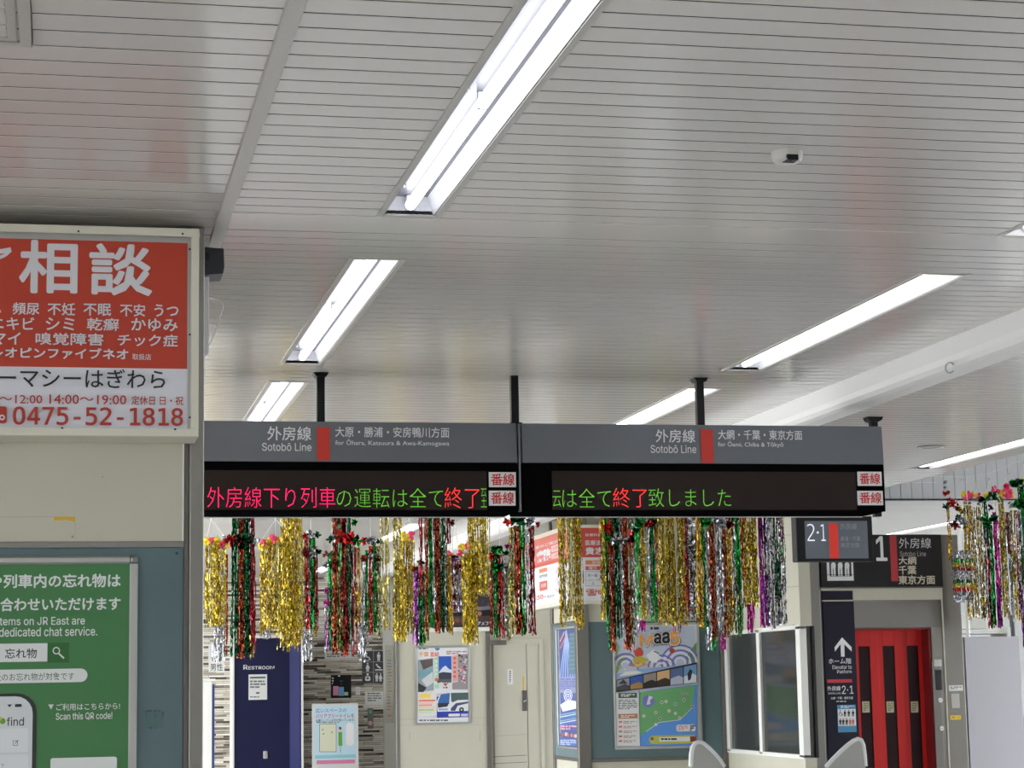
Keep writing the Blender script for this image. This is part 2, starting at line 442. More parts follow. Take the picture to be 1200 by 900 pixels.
# ------------------------------------------------------------------ ceiling lights
lampm = M('tube_light', (250, 252, 255), 0.4, emit=TUBE)
inner = M('reflector_grey', (106, 106, 114), 0.3); innerw = M('reflector_white', (222, 223, 228), 0.3)
sock = M('socket_white', (225, 226, 228), 0.4)
def make_light(label):
    L = 2.5; W = FW
    root = thing('ceiling_light', label, 'ceiling light', (0, 0, CEIL))
    OFF[root.name] = (0, 0, 0)            # its parts are modelled about its own origin
    b = MB(); d = 0.062; t = 0.004
    # trough: flat top, sloped sides, ends
    a = W/2; c = a-0.02
    b.box(-c, c, -L/2, L/2, d, d+t, inner)
    for s in (-1, 1):
        b.prism([(s*a, 0), (s*c, d), (s*c, d+t), (s*(a+t), 0)], 'y', -L/2, L/2, innerw)
    for s in (-1, 1): b.box(-W/2, W/2, s*L/2, s*(L/2+0.003), 0, d, innerw)
    for yy in (-L/2+0.16, -0.02, L/2-0.16):
        for xx in (-0.042, 0.042): b.ball((xx, yy, d-0.003), 0.006, sock, 6)
    b.build('housing', root)
    b = MB(); e = 0.024
    b.box(-W/2-e, -W/2-t, -L/2-e, L/2+e, -0.004, 0.01, trimp); b.box(W/2+t, W/2+e, -L/2-e, L/2+e, -0.004, 0.01, trimp)
    b.box(-W/2-t, W/2+t, -L/2-e*0.5, -L/2-t, -0.004, 0.01, trimp); b.box(-W/2-t, W/2+t, L/2+t, L/2+e*0.5, -0.004, 0.01, trimp)
    b.build('flange', root, 0.001)
    for s in (-1, 1):
        b = MB(); r = 0.018; ya, yb = (0.012, L/2-0.03) if s > 0 else (-L/2+0.03, -0.012); zc = d-0.036
        b.tube([(0, ya, zc), (0, ya+0.004, zc), (0, yb-0.004, zc), (0, yb, zc)], [r*0.8, r, r, r*0.8], lampm, 12)
        b.build('tube', root)
        b = MB(); b.box(-0.012, 0.012, s*(L/2-0.03), s*(L/2-0.002), d-0.05, d, sock); b.build('socket', root, 0.003)
    b = MB(); b.box(-0.012, 0.012, -0.011, 0.011, d-0.05, d, sock); b.build('socket', root, 0.003)
    return root
proto = None
for (x, y0, y1, lb) in ROWS:
    lb = lb or 'added recessed tube light out of view over the concourse'
    if proto is None: proto = o = make_light(lb)
    else:
        o = proto.copy(); COL.objects.link(o)
        for ch in proto.children:
            c = ch.copy(); c.parent = o; COL.objects.link(c)
    o.location = (x+FW/2, (y0+y1)/2, CEIL); o.scale = (1, (y1-y0)/2.5, 1)
    o['label'] = lb; o['category'] = 'ceiling light'; o['group'] = 'recessed tube lights in the slatted ceiling'

# ------------------------------------------------------------------ small ceiling fittings
def camera_dome():
    p = at(922, 178, Z=CEIL)
    t = thing('security_camera', 'round white security camera on the ceiling slats', 'camera', (p.x, p.y, CEIL))
    wm = M('camera_white', (214, 214, 210), 0.4)
    b = MB(); n = 28; r = 0.047
    vs = []
    b.tube([(p.x, p.y, CEIL), (p.x, p.y, CEIL-0.012), (p.x, p.y, CEIL-0.026), (p.x, p.y, CEIL-0.032)], [r, r, r*0.94, r*0.8], wm, n)
    b.build('body', t)
    b = MB(); b.box(p.x-0.02, p.x+0.02, p.y-r-0.001, p.y-r+0.03, CEIL-0.031, CEIL-0.0345, wm); 
    b.box(p.x-0.017, p.x+0.017, p.y-r-0.004, p.y-0.008, CEIL-0.036, CEIL-0.02, black); b.build('slot', t)
    b = MB(); b.ball((p.x, p.y-r+0.004, CEIL-0.031), 0.008, M('lens', (60, 60, 70), 0.1)); b.build('lens', t)
camera_dome()
p = at(1091, 523.5, Z=CEIL)
t = thing('ceiling_speaker', 'flush round speaker ring in the ceiling beyond the white beam', 'speaker', (p.x, p.y, CEIL))
b = MB(); n = 32
for k in range(n):
    a0, a1 = 2*math.pi*k/n, 2*math.pi*(k+1)/n
    R = lambda r, a, z: (p.x+r*math.cos(a), p.y+r*math.sin(a), z)
    b.face([R(.075, a0, CEIL-.004), R(.075, a1, CEIL-.004), R(.092, a1, CEIL-.004), R(.092, a0, CEIL-.004)], trimp)
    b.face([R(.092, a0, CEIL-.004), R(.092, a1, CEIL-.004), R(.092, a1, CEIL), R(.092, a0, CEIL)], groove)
b.build('ring', t)
b = MB(); b.disc((p.x, p.y, CEIL-.0025), .074, 'z', slat, 32, .002); b.build('grille', t)
# access hatch in the slatted ceiling
t = thing('ceiling_hatch', 'framed access hatch in the slats at the corner of the view', 'hatch', (-0.4, 4.7, CEIL))
hx, hy, sx = -0.095, 5.03, 0.7
b = MB()
for (o, wd, z) in ((0, 0.03, 0.008), (0.036, 0.022, 0.006)):
    x1, x0, y1, y0 = hx-o, hx-sx+o, hy-o, hy-sx+o
    b.box(x0, x1, y1-wd, y1, CEIL-z, CEIL, trimp); b.box(x0, x1, y0, y0+wd, CEIL-z, CEIL, trimp)
    b.box(x0, x0+wd, y0+wd, y1-wd, CEIL-z, CEIL, trimp); b.box(x1-wd, x1, y0+wd, y1-wd, CEIL-z, CEIL, trimp)
b.build('frame', t, 0.0015)
b = MB(); k = 0
while k*0.1236 < sx-0.13:
    ya = hy-sx+0.06+k*0.1236; b.box(hx-sx+0.06, hx-0.06, ya, min(ya+0.112, hy-0.06), CEIL-0.003, CEIL, slat); k += 1
b.build('panel', t)

# ------------------------------------------------------------------ departure boards
LEDm = M('led_screen', (46, 38, 35), 0.6, spec=0.15)
mag = M('led_magenta', (255, 18, 96), 0.5, emit=0.85)
grn = M('led_green', (92, 172, 44), 0.5, emit=0.55)
redl = M('led_red', (255, 44, 42), 0.5, emit=0.8)
YS = 10.15
def led(s, t, x0, y0, x1, y1, mat, clip=None): s.text(t, x0, y0, x1, y1, mat, -0.016, 2, clip)
def board(label, xa, xb, prints):
    za, zb, zc, zd = 2.452, 2.69, 2.697, 2.897; dp = 0.34
    t = thing('departure_board', label, 'departure board', ((xa+xb)/2, YS+dp/2, za), 'pair of departure boards')
    b = MB(); b.prism([(YS, zc), (YS, zc+0.01), (YS+0.012, zd), (YS+dp-0.012, zd), (YS+dp, zc+0.01), (YS+dp, zc)], 'x', xa, xb, grey)
    h = b.build('header', t, 0.003)
    b = MB(); b.box(xa, xb, YS+0.004, YS+dp-0.004, za, zc, M('case_black', (13, 13, 15), 0.8, spec=0.0)); b.box(xa, xb, YS+dp-0.02, YS+dp+0.004, za-0.004, za+0.004, alu)
    hs = b.build('display_case', t, 0.003)
    if prints.get('joint'):
        b = MB(); b.box(xb+0.006, xb+0.016, YS-0.004, YS+0.03, za, zd-0.004, M('joint_grey', (120, 122, 126), 0.4, 0.7)); b.build('joint_strip', t)
    for hx, base in prints['poles']:
        p = at(hx, 460, Y=YS+dp/2)
        b = MB(); b.box(p.x-0.02, p.x+0.02, YS+dp/2-0.02, YS+dp/2+0.02, zd, CEIL, black)
        if base: 
            b.prism([(p.x-0.045, zd), (p.x+0.045, zd), (p.x+0.03, zd+0.02), (p.x-0.03, zd+0.02)], 'y', YS+dp/2-0.04, YS+dp/2+0.04, black)
        else:
            b.prism([(p.x-0.04, CEIL), (p.x+0.04, CEIL), (p.x+0.026, CEIL-0.02), (p.x-0.026, CEIL-0.02)], 'y', YS+dp/2-0.04, YS+dp/2+0.04, black)
        if base: tag(b.build('ceiling_hanger', None, 0.003), 'black ceiling hanger standing on the seam of the two departure boards', 'hanger')
        else: b.build('hanger', t, 0.003)
    s = Sheet(Y=YS+0.003, step=0.0006)
    for r in prints['screen']: s.rect(*r, LEDm)
    s.build('led_screen', t)
    for a in prints['led']:
        s = Sheet(Y=YS+0.003, step=0.0006); s.n = 4; led(s, *a); s.build('led_lettering', t)
    # the header leans back a little: lay its print just before the face
    s = Sheet(Y=YS-0.002, step=0.0008)
    s.rect(*prints['bar'], INR)
    s.build('line_colour_bar', h)
    for a in prints['txt']:
        s = Sheet(Y=YS-0.002, step=0.0008); s.text(*a); s.build('lettering', h)
    for r in prints['plac']:
        s = Sheet(Y=YS, step=0.0008); s.rect(*r, INW); u0, u1, z0, z1 = s.span(*r)
        s.box(u0, u1, YS-0.0001, YS+0.0035, z0, z1, INW); s.n = 3
        s.text('番線', r[0]+2.5, r[1]+1.8, r[2]-2, r[3]-2.2, M('placard_red', (205, 30, 38), 0.5), 0.022)
        s.build('track_placard', t)
WT = M('header_white', (226, 228, 232), 0.5)
xm = at(609.5, 550, Y=YS).x; xr = at(1036.5, 555, Y=YS).x; xl = xm-(xr-xm)
board('hanging departure board for Ohara with magenta line of lit text', xl, xm-0.013, dict(
    joint=1, poles=[(375.5, 0), (602.5, 1)], screen=[(200, 551.5, 570.5, 597.5)],
    led=[('外房線下り列車', 243, 571, 393, 595, mag), ('の運転は全て', 394.5, 572, 519, 595, grn), ('終了', 521, 571.5, 562, 595.5, redl), ('至', 563.5, 572.5, 570.3, 594.5, grn)],
    bar=(371.5, 500.5, 386.5, 539.5),
    txt=[('外房線', 313.5, 500, 364.5, 516, WT, 0.012), ('Sotobō Line', 307, 519, 365, 528.5, WT, 0.004), ('大原・勝浦・安房鴨川方面', 393, 500.5, 526.5, 512.5, WT, 0.012), ('for Ōhara, Katsuura & Awa-Kamogawa', 393, 515, 526.5, 523.3, WT, 0.006)],
    plac=[(573, 553.3, 604.7, 570.8), (573, 575, 604.2, 592.5)]))
board('hanging departure board for Chiba and Tokyo with green and red text', xm+0.013, xr, dict(
    poles=[(819.5, 0)], screen=[(647, 552.5, 1003.5, 597.5)],
    led=[('云', 647.5, 575, 657.5, 594, grn), ('は全て', 659, 572.5, 716, 594.5, grn), ('終了', 718.5, 572, 758, 594.5, redl), ('致しました', 760, 572.5, 856.5, 594, grn)],
    bar=(821.5, 503.5, 836, 542.5),
    txt=[('外房線', 768.5, 503.5, 814.5, 518.5, WT, 0.012), ('Sotobō Line', 762.5, 521.5, 816, 531, WT, 0.004), ('大網・千葉・東京方面', 841.5, 504, 940, 515.3, WT, 0.012), ('for Ōami, Chiba & Tōkyō', 841.5, 517, 918, 524.8, WT, 0.006)],
    plac=[(1005, 552.8, 1033.3, 569.3), (1005, 575.2, 1034.7, 592)]))

# ------------------------------------------------------------------ kiosk wall with pharmacy sign and lost-property poster
YK = 7.0
zr = at(100, 638, Y=YK).z
xk = at(238.3, 700, Y=YK).x; xp = at(221.5, 700, Y=YK).x; xq = at(215, 700, Y=YK).x
z_r0, z_r1 = at(110, 642, Y=YK).z, at(110, 634.5, Y=YK).z
b = MB()
b.box(XL, xk-0.002, YK+0.024, YK+2.2, 0, CEIL-0.005, cream)
struct(b, 'wall_kiosk')
b = MB(); b.box(XL, xq-0.006, YK, YK+0.02, z_r1, CEIL-0.01, cream); b.box(xq-0.006, xq, YK-0.003, YK+0.02, z_r1, CEIL-0.01, white); struct(b, 'wall_cream_panel')
b = MB(); b.box(xq, xp, YK+0.004, YK+0.02, 0, CEIL-0.01, steeld); b.box(xp, xk, YK-0.012, YK+0.06, 0, CEIL-0.01, steel); struct(b, 'trim_post', 0.003)
b = MB(); b.box(XL, xq, YK-0.004, YK+0.02, z_r0, z_r1, steel); struct(b, 'trim_rail', 0.002)
t = thing('notice_board', 'teal notice board under the cream kiosk wall behind the green poster', 'notice board', (-0.6, YK, 0.4))
b = MB(); b.box(-1.7, xq-0.001, YK, YK+0.02, 0.35, z_r0-0.001, teal); b.build('panel', t)
s = Sheet(Y=YK, step=0.0004); st = M('tape_residue', (66, 88, 88), 0.7); rg = random.Random(4)
s.rect(171, 833, 191, 853, M('tape_ghost', (80, 108, 108), 0.6))
for k in range(26):
    x, y = rg.choice([(171, 0), (191, 0), (0, 833), (0, 853), (182, 0)])
    s.disc2(x or rg.uniform(171, 191), y or rg.uniform(833, 853), rg.uniform(0.5, 1.6), st, 7)
s.disc2(207, 648.5, 1.6, INK0, 8); tag(s.build('tape_mark', t), kind='stuff')
s = Sheet(Y=YK-0.0001, step=0.0004)
s.poly([(63, 605.5), (88, 605.5), (88, 611.8), (80, 609.6), (63, 610)], M('yellow_tape', (214, 172, 52), 0.5))
tag(s.build('tape_scrap'), 'torn yellow tape scrap on the cream kiosk wall', 'tape')
s = Sheet(Y=YK-0.0001, step=0.0003); s.line([(88, 612), (88, 632)], 0.35, M('cream_joint', (150, 146, 130), 0.6)); s.line([(0, 606), (63, 605.6)], 0.35, M('cream_joint', (150, 146, 130), 0.6))
s.disc2(85, 629, 1.5, M('cream_joint', (150, 146, 130), 0.6), 8); s.disc2(120, 559, 0.7, INK0, 6)
struct(s, 'trim_panel_joint')

# --- pharmacy sign
YP = 6.8
t = thing('pharmacy_sign', 'red and white framed pharmacy sign box high on the kiosk wall', 'sign', (0, YP, 2.44))
fr = M('sign_frame_cream', (214, 212, 196), 0.45)
x1 = at(233, 400, Y=YP).x; z1, z0 = at(115, 264.5, Y=YP).z, at(115, 511, Y=YP).z
wd = 0.026; x0 = -1.45
b = MB()
b.box(x0, x1, YP, YK-0.001, z0, z0+wd, fr); b.box(x0, x1, YP, YK-0.001, z1-wd, z1, fr)
b.box(x1-wd, x1, YP, YK-0.001, z0+wd, z1-wd, fr); b.box(x0, x0+wd, YP, YK-0.001, z0+wd, z1-wd, fr)
f = b.build('frame', t, 0.003)
b = MB(); b.box(x0+wd, x1-wd, YP+0.01, YP+0.03, z0+wd, z1-wd, alu); b.build('inner_frame', t)
YF2 = YP+0.009
s = Sheet(Y=YF2, step=0.0004)
SR = M('pharmacy_red', (186, 62, 42), 0.42); SW = M('pharmacy_white', (216, 217, 226), 0.42); ST = M('pharmacy_letter', (214, 214, 220), 0.45); SD = M('pharmacy_phone', (172, 52, 38), 0.45)
s.rect(-420, 276.5, 219.5, 428, SR); s.rect(-420, 428, 219.5, 503.5, SW)
print_face = s.build('print', t)
s = Sheet(Y=YF2-0.0002, step=0.0003)
s.line([(-12, 296), (2, 294.5), (13, 292.5)], 5.5, ST); s.line([(12.5, 293), (6, 299), (-1, 302)], 4, ST)
s.text('相', 24, 283, 89.5, 342.5, ST, 0.032); s.text('談', 106, 287, 177, 345, ST, 0.032)
s.line([(-8, 365), (1, 365)], 3, ST)
for tx, a, c in (('頻尿', 15, 46), ('不妊', 56, 88), ('不眠', 98, 130), ('不安', 141, 170), ('うつ', 181, 209)): s.text(tx, a, 354.5+(a/200)*3, c, 368.5+(a/200)*3, ST, 0.022)
for tx, a, c in (('ニキビ', -10, 40), ('シミ', 54, 87), ('乾癬', 102, 139), ('かゆみ', 154, 208)): s.text(tx, a, 372+(a/200)*2, c, 386.5+(a/200)*2, ST, 0.022)
for tx, a, c in (('マイ', -9, 24), ('嗅覚障害', 42, 121), ('チック症', 138, 208)): s.text(tx, a, 390+(a/200)*3, c, 404+(a/200)*3, ST, 0.022)
s.text('レオピンファイブネオ', -8, 408, 150, 420.5, ST, 0.035); s.text('取扱店', 155, 415, 177, 422, ST, 0.006)
s.text('ファーマシーはぎわら', -52, 432, 193.5, 455, INK0, 0.008)
s.text('9:00〜12:00', -28, 463, 49.5, 473, SD, 0.012); s.text('14:00〜19:00', 58, 463, 148, 474, SD, 0.012); s.text('定休日 日・祝', 154, 464.5, 214.5, 475, SD, 0.012)
s.rect(-10, 476.5, 8, 496.5, SD, 0.008); s.disc2(2.5, 489.5, 3.4, SW, 10); s.disc2(2.5, 489.5, 1.7, SD, 8)
s.text('0475-52-1818', 15.5, 478, 214, 498.5, SD, 0.03)
s.build('lettering', t)
b = MB()
for x, y in ((92, 271), (214, 274), (73, 501.5), (205, 503), (222.5, 292), (222.5, 392), (222.5, 489)):
    q = at(x, y, Y=YP-0.001); b.ball((q.x, YP-0.001, q.z), 0.0035, INK0, 6)
b.build('screw', t)

# --- speaker, conduit and cable on the kiosk end
YQ = 7.08
a, c = at(235, 289, Y=YQ), at(263, 323, Y=YQ)
t = thing('wall_speaker', 'small black box speaker fixed beside the pharmacy sign', 'speaker', (a.x, YQ, c.z))
nv = M('speaker_navy', (52, 54, 62), 0.45)
b = MB(); b.prism([(a.x, a.z), (c.x-0.002, a.z-0.004), (c.x, c.z+0.03), (c.x-0.004, c.z+0.007), (a.x, c.z)], 'y', YQ, YQ+0.14, nv); b.build('case', t, 0.003)
b = MB(); q = at(243, 301, Y=YQ); b.box(q.x-0.006, q.x+0.006, YQ-0.003, YQ, q.z-0.014, q.z+0.014, INK0); b.box(a.x-0.02, a.x+0.005, YQ+0.01, YQ+0.1, a.z-0.06, a.z-0.02, INK0); b.build('bracket', t)
b = MB(); q = at(242, 283, Y=YQ); b.box(q.x-0.012, q.x+0.012, YQ+0.02, YQ+0.06, q.z-0.015, q.z+0.018, M('bracket_white', (205, 205, 205), 0.4)); b.box(q.x-0.004, q.x+0.004, YQ+0.03, YQ+0.05, a.z-0.005, q.z, alu); b.build('mount', t, 0.002)
b = MB(); a2, c2 = at(237, 326, Y=7.2), at(243, 418, Y=7.2)
b.box(xk-0.004, c2.x, 7.12, 7.2, c2.z, a2.z, M('conduit_white', (214, 216, 222), 0.35)); 
tag(b.build('cable_duct', None, 0.003), 'thin white cable duct on the kiosk corner below the black speaker', 'duct')
t = thing('antenna_cable', 'thin white cable looping out from the kiosk corner', 'cable', tuple(at(244, 350, Y=7.2)))
pts = [at(x, y, Y=7.2) for x, y in ((242, 349.5), (247, 349.7), (252, 350.6), (257, 351.5), (260.5, 354), (262, 358), (261, 363), (258, 371), (254.5, 382), (251, 392), (247, 401), (243, 408), (240, 414))]
b = MB(); b.tube(pts, 0.0022, M('cable_white', (216, 216, 216), 0.4), 6); b.build('cable', t)
b = MB(); b.tube([pts[0], pts[1], pts[2]], 0.0045, M('cable_white', (216, 216, 216), 0.4), 8); b.build('plug', t)

# --- lost property poster
t = thing('framed_poster', 'green lost property poster in a rounded aluminium frame on teal board', 'poster', (-0.1, YK, 1.2))
YG = YK-0.012
x0, x1 = -0.62, at(161, 760, Y=YG).x; z1, z0 = at(80, 651.5, Y=YG).z, 0.85
wd = 0.027
b = MB()
def bar(p0, p1, horizontal):
    pr = [(-0.0135, 0), (-0.0135, -0.008), (-0.007, -0.015), (0.007, -0.015), (0.0135, -0.008), (0.0135, 0)]
    if horizontal: b.prism([(YG+0.011+q[1], p0[1]+q[0]) for q in pr], 'x', p0[0], p1[0], alu)
    else: b.prism([(p0[0]+q[0], YG+0.011+q[1]) for q in pr], 'z', p0[1], p1[1], alu)
bar((x0, z1-wd/2), (x1-wd, z1-wd/2), True); bar((x0, z0+wd/2), (x1-wd, z0+wd/2), True)
bar((x1-wd/2, z0+wd), (x1-wd/2, z1-wd), False); bar((x0+wd/2, z0+wd), (x0+wd/2, z1-wd), False)
b.build('frame', t)
b = MB()
for xx, zz in ((x1-wd/2, z1-wd/2), (x1-wd/2, z0+wd/2)): b.box(xx-wd/2, xx+wd/2, YG-0.006, YG+0.011, zz-wd/2, zz+wd/2, M('frame_corner', (140, 142, 142), 0.3, 0.9))
b.build('frame_corner', t, 0.008, 3)
s = Sheet(Y=YG+0.004, step=0.0003)
PG = M('poster_green', (68, 126, 76), 0.35, noise=0.06, nscale=4); PD = M('poster_green_dark', (44, 104, 46), 0.4); PW = M('poster_white', (222, 226, 226), 0.4); PB = M('poster_ink', (44, 48, 46), 0.4)
s.rect(-190, 658, 153.5, 1040, PG)
s.text('や列車内の忘れ物は', -13, 673, 141, 688.5, PW, 0.034)
s.text('い合わせいただけます', -14, 700.5, 141, 715.5, PW, 0.034)
s.text('Lost items on JR East are', -27, 723, 99.5, 732.5, PW, 0.016); s.text('dedicated chat service.', -1, 735, 114, 745.5, PW, 0.016)
s.rect(-60, 754.5, 55.5, 776, PW); s.text('忘れ物', 6, 760, 43, 771.5, PB, 0.014)
s.rect(56, 753, 81, 776.5, PD)
s.disc2(66, 762.5, 4.4, PW); s.disc2(66, 762.5, 3.1, PD); s.line([(69, 766), (75, 771.5)], 2, PW)
s.rect(-60, 784.5, 102.5, 800.5, PW, 0.023); s.text('社のお忘れ物が対象です', -7, 788.5, 87, 797.5, M('poster_soft', (84, 110, 88), 0.4), 0.004)
s.rect(-60, 813, 41, 1100, PB, 0.062); s.rect(-56, 816.5, 36.5, 1096, M('phone_screen', (212, 216, 220), 0.35), 0.055)
s.text('find', 8, 840.5, 28, 850.5, PB, 0.012); s.disc2(3, 845, 3.6, M('find_green', (110, 160, 60), 0.4)); s.disc2(-1, 842, 3, M('find_yellow', (210, 190, 70), 0.4))
s.rect(17.5, 825, 25.5, 828.5, PB, 0.003)
s.poly([(8.5, 825.5), (14, 825.5), (11.3, 829)], PB)
s.rect(-40, 854, 33, 882, M('phone_card', (224, 227, 230), 0.35)); s.line([(15.5, 868), (15.5, 873.5), (20.5, 873.5), (20.5, 868), (15.5, 868)], 0.8, M('grey_line', (130, 134, 134), 0.5)); s.line([(17.5, 871.5), (21.5, 867)], 1, M('grey_line', (130, 134, 134), 0.5))
s.rect(-40, 885, 33, 912, M('phone_card', (224, 227, 230), 0.35)); s.text('?', 1.5, 895, 4.5, 900, M('grey_line', (130, 134, 134), 0.5))
s.poly([(56.5, 825.5), (63, 825.5), (59.7, 831.5)], PW)
s.text('ご利用はこちらから!', 66, 824, 140.5, 832, PW, 0.014); s.text('Scan this QR code!', 65.5, 835, 131.5, 843.5, PW, 0.022)
s.rect(58.5, 887.5, 136.5, 990, PW, 0.008)
s.build('print', t)

# ------------------------------------------------------------------ far setting: restroom wall fittings
YB1 = YB-0.002
def upright(name, x0, y0, x1, y1, Y, d, mat, bev=0.0, parent=None):
    u = Sheet(Y=Y).span(x0, y0, x1, y1)
    b = MB(); b.box(u[0], u[1], Y, Y+d, u[2], u[3], mat); return b.build(name, parent, bev)
navy = M('restroom_navy', (20, 23, 62), 0.4, spec=0.3)
u = Sheet(Y=29.3).span(274.5, 748, 349.5, 892)
t = thing('restroom_entrance', 'tall navy blue restroom entrance on the stone strip wall', 'panel', ((u[0]+u[1])/2, 29.3, 0))
us = Sheet(Y=29.3).span(339.5, 748, 349.5, 892)
b = MB(); b.box(u[0], us[0], 29.3, 29.34, 0.02, u[3], navy); b.build('panel', t)
b = MB(); b.prism([(us[0], 29.3), (us[1], 29.1), (us[1]+0.02, 29.1), (us[1]+0.02, YB1), (us[0], YB1)], 'z', 0.02, u[3], M('restroom_navy_lit', (24, 30, 86), 0.35)); b.build('side_panel', t)  # lighter navy paints in the light this angled face catches
b = MB(); b.box(u[0]-0.025, u[0], 29.28, YB1, 0.0, u[3]+0.04, white); b.box(us[1]+0.02, us[1]+0.05, 29.08, YB1, 0, u[3]+0.04, white); b.box(u[0], us[1]+0.02, 29.1, YB1, u[3], u[3]+0.04, white); b.build('frame', t, 0.004)
s = Sheet(Y=29.3, step=0.001); s.text('R', 285.3, 779.3, 290, 784.5, INW, 0.03); s.text('ESTROOM', 291, 780.6, 321.5, 784.3, INW, 0.03); s.build('lettering', t)
q = Sheet(Y=29.3).span(308.5, 880, 313.5, 889); b = MB(); b.box(q[0], q[1], 29.27, 29.3, q[2], q[3], alu); b.build('handle', t, 0.006)
def notice(label, x0, y0, x1, y1, Y, paper, draw, name='paper_notice', cat='notice', th=0.006):
    s = Sheet(Y=Y-th, step=0.001); u = s.span(x0, y0, x1, y1)
    t = thing(name, label, cat, ((u[0]+u[1])/2, Y, u[2]))
    b = MB(); b.box(u[0], u[1], Y-th, Y-0.0005, u[2], u[3], paper); b.build('sheet', t)
    draw(s); s.build('print', t)
    return t
paper = M('paper', (218, 220, 218), 0.5); ink_g = M('print_grey', (110, 114, 112), 0.5)
def d(s):
    s.rect(293, 793, 311, 795, M('notice_green', (70, 96, 70), 0.5)); s.lines(293, 797.5, 311.5, 807.5, 3, ink_g, 0.6, 3); s.disc2(302, 812, 2.4, M('notice_brown', (110, 80, 70), 0.5), 10, 1.2); s.lines(293, 816, 311.5, 819, 1, ink_g, 0.5, 4)
notice('white notice taped to the navy restroom panel', 291.3, 790.3, 313, 820, 29.3, paper, d)
def d(s): s.text('男性', 246.5, 777.5, 261, 786.2, PB, 0.012)
notice('small plate reading men on the stone strip wall', 244.5, 776, 263, 787.3, YB1, paper, d, 'restroom_plate', 'sign', 0.012)
notice('blank white plate above the plate for men', 244.3, 755.5, 262.5, 774.5, YB1, paper, lambda s: s.rect(246, 757, 261, 773, M('plate_soft', (205, 208, 212), 0.5)), 'restroom_plate', 'sign', 0.012)
notice('small white plate behind the tinsel, over the black floor guide', 380.5, 764, 412, 772, YB1, paper, lambda s: s.lines(383, 766, 410, 771, 2, ink_g), 'restroom_plate', 'sign', 0.012)
def d(s):
    s.rect(390.3, 804, 396.5, 815, INK(232, 150, 190)); s.rect(396.8, 805, 403, 815.5, INK(120, 180, 226)); s.rect(403.3, 811, 408, 815, INK(170, 214, 170)); s.lines(396, 791.5, 404, 794, 1, INW); s.lines(389, 794, 391, 803, 3, INW)
    s.line([(398, 798), (402, 798)], 0.7, ink_g); s.line([(400, 800), (400, 803)], 0.5, ink_g)
notice('black floor guide board with pink, blue and green blocks on stone wall', 388, 791, 411.5, 818, YB1, black, d, 'floor_guide', 'sign', 0.02)
notice('small white wall switch plate beside the black floor guide', 417, 805, 422, 814.5, YB1, paper, lambda s: s.rect(418.4, 807, 420.6, 812.5, M('plate_soft', (205, 208, 212), 0.5)), 'wall_switch', 'switch', 0.012)
# barrier-free poster on a stand
t = thing('poster_stand', 'pale blue barrier free poster with a green figure before the stone wall', 'poster', (3.6, 29.1, 0))
u = Sheet(Y=29.0).span(366, 824.5, 420, 916)
b = MB(); b.box(u[0], u[1], 29.0, 29.03, u[2], u[3], paper); b.build('board', t)
b = MB(); b.box((u[0]+u[1])/2-0.03, (u[0]+u[1])/2+0.03, 29.03, 29.06, 0, u[2]+0.3, alu); b.box(u[0]+0.1, u[1]-0.1, 28.85, 29.2, 0, 0.02, alu); b.build('stand', t)
s = Sheet(Y=29.0, step=0.001)
s.rect(368.5, 827.5, 417.5, 893, INK(196, 224, 236)); 
s.text('広いスペースの', 370, 830, 406, 835, INK(70, 130, 200), 0.015); s.text('バリアフリートイレを', 370, 836.5, 415, 841.5, INK(206, 60, 110), 0.02)
s.text('必要としている方が待っています。', 370, 842.5, 416, 845.5, INK0, 0.012)
s.lines(371, 846, 415, 848, 1, ink_g, 0.5, 5)
s.rect(374.5, 848.5, 394, 881, INK(226, 226, 200)); s.line([(374.5, 848.5), (374.5, 881), (394, 881), (394, 848.5), (374.5, 848.5)], 0.6, ink_g)
for x, y in ((378, 855), (379, 860), (389, 858)): s.disc2(x, y, 0.9, ink_g, 6)
s.disc2(398.5, 853.5, 1.8, INK(90, 70, 60), 10); s.poly([(396.5, 858), (400.8, 858), (401.2, 874), (396.6, 874)], INK(104, 170, 60)); s.line([(399, 874), (399, 882)], 0.6, ink_g); s.poly([(396.5, 858), (397.5, 853), (398.4, 858)], INK(230, 200, 180)); s.poly([(399.2, 858), (400.2, 853), (401, 858)], INK(230, 200, 180))
s.rect(405.5, 847, 415, 874, INK(240, 236, 238), 0.05)
for i in range(3): s.lines(408+i*2.2, 850, 409+i*2.2, 868, 7, INK(190, 90, 110), 0.5, i)
s.rect(369, 884.5, 417, 888.5, INK(150, 206, 216)); s.rect(371, 890.5, 416, 895, INK(226, 130, 170))
s.build('print', t)
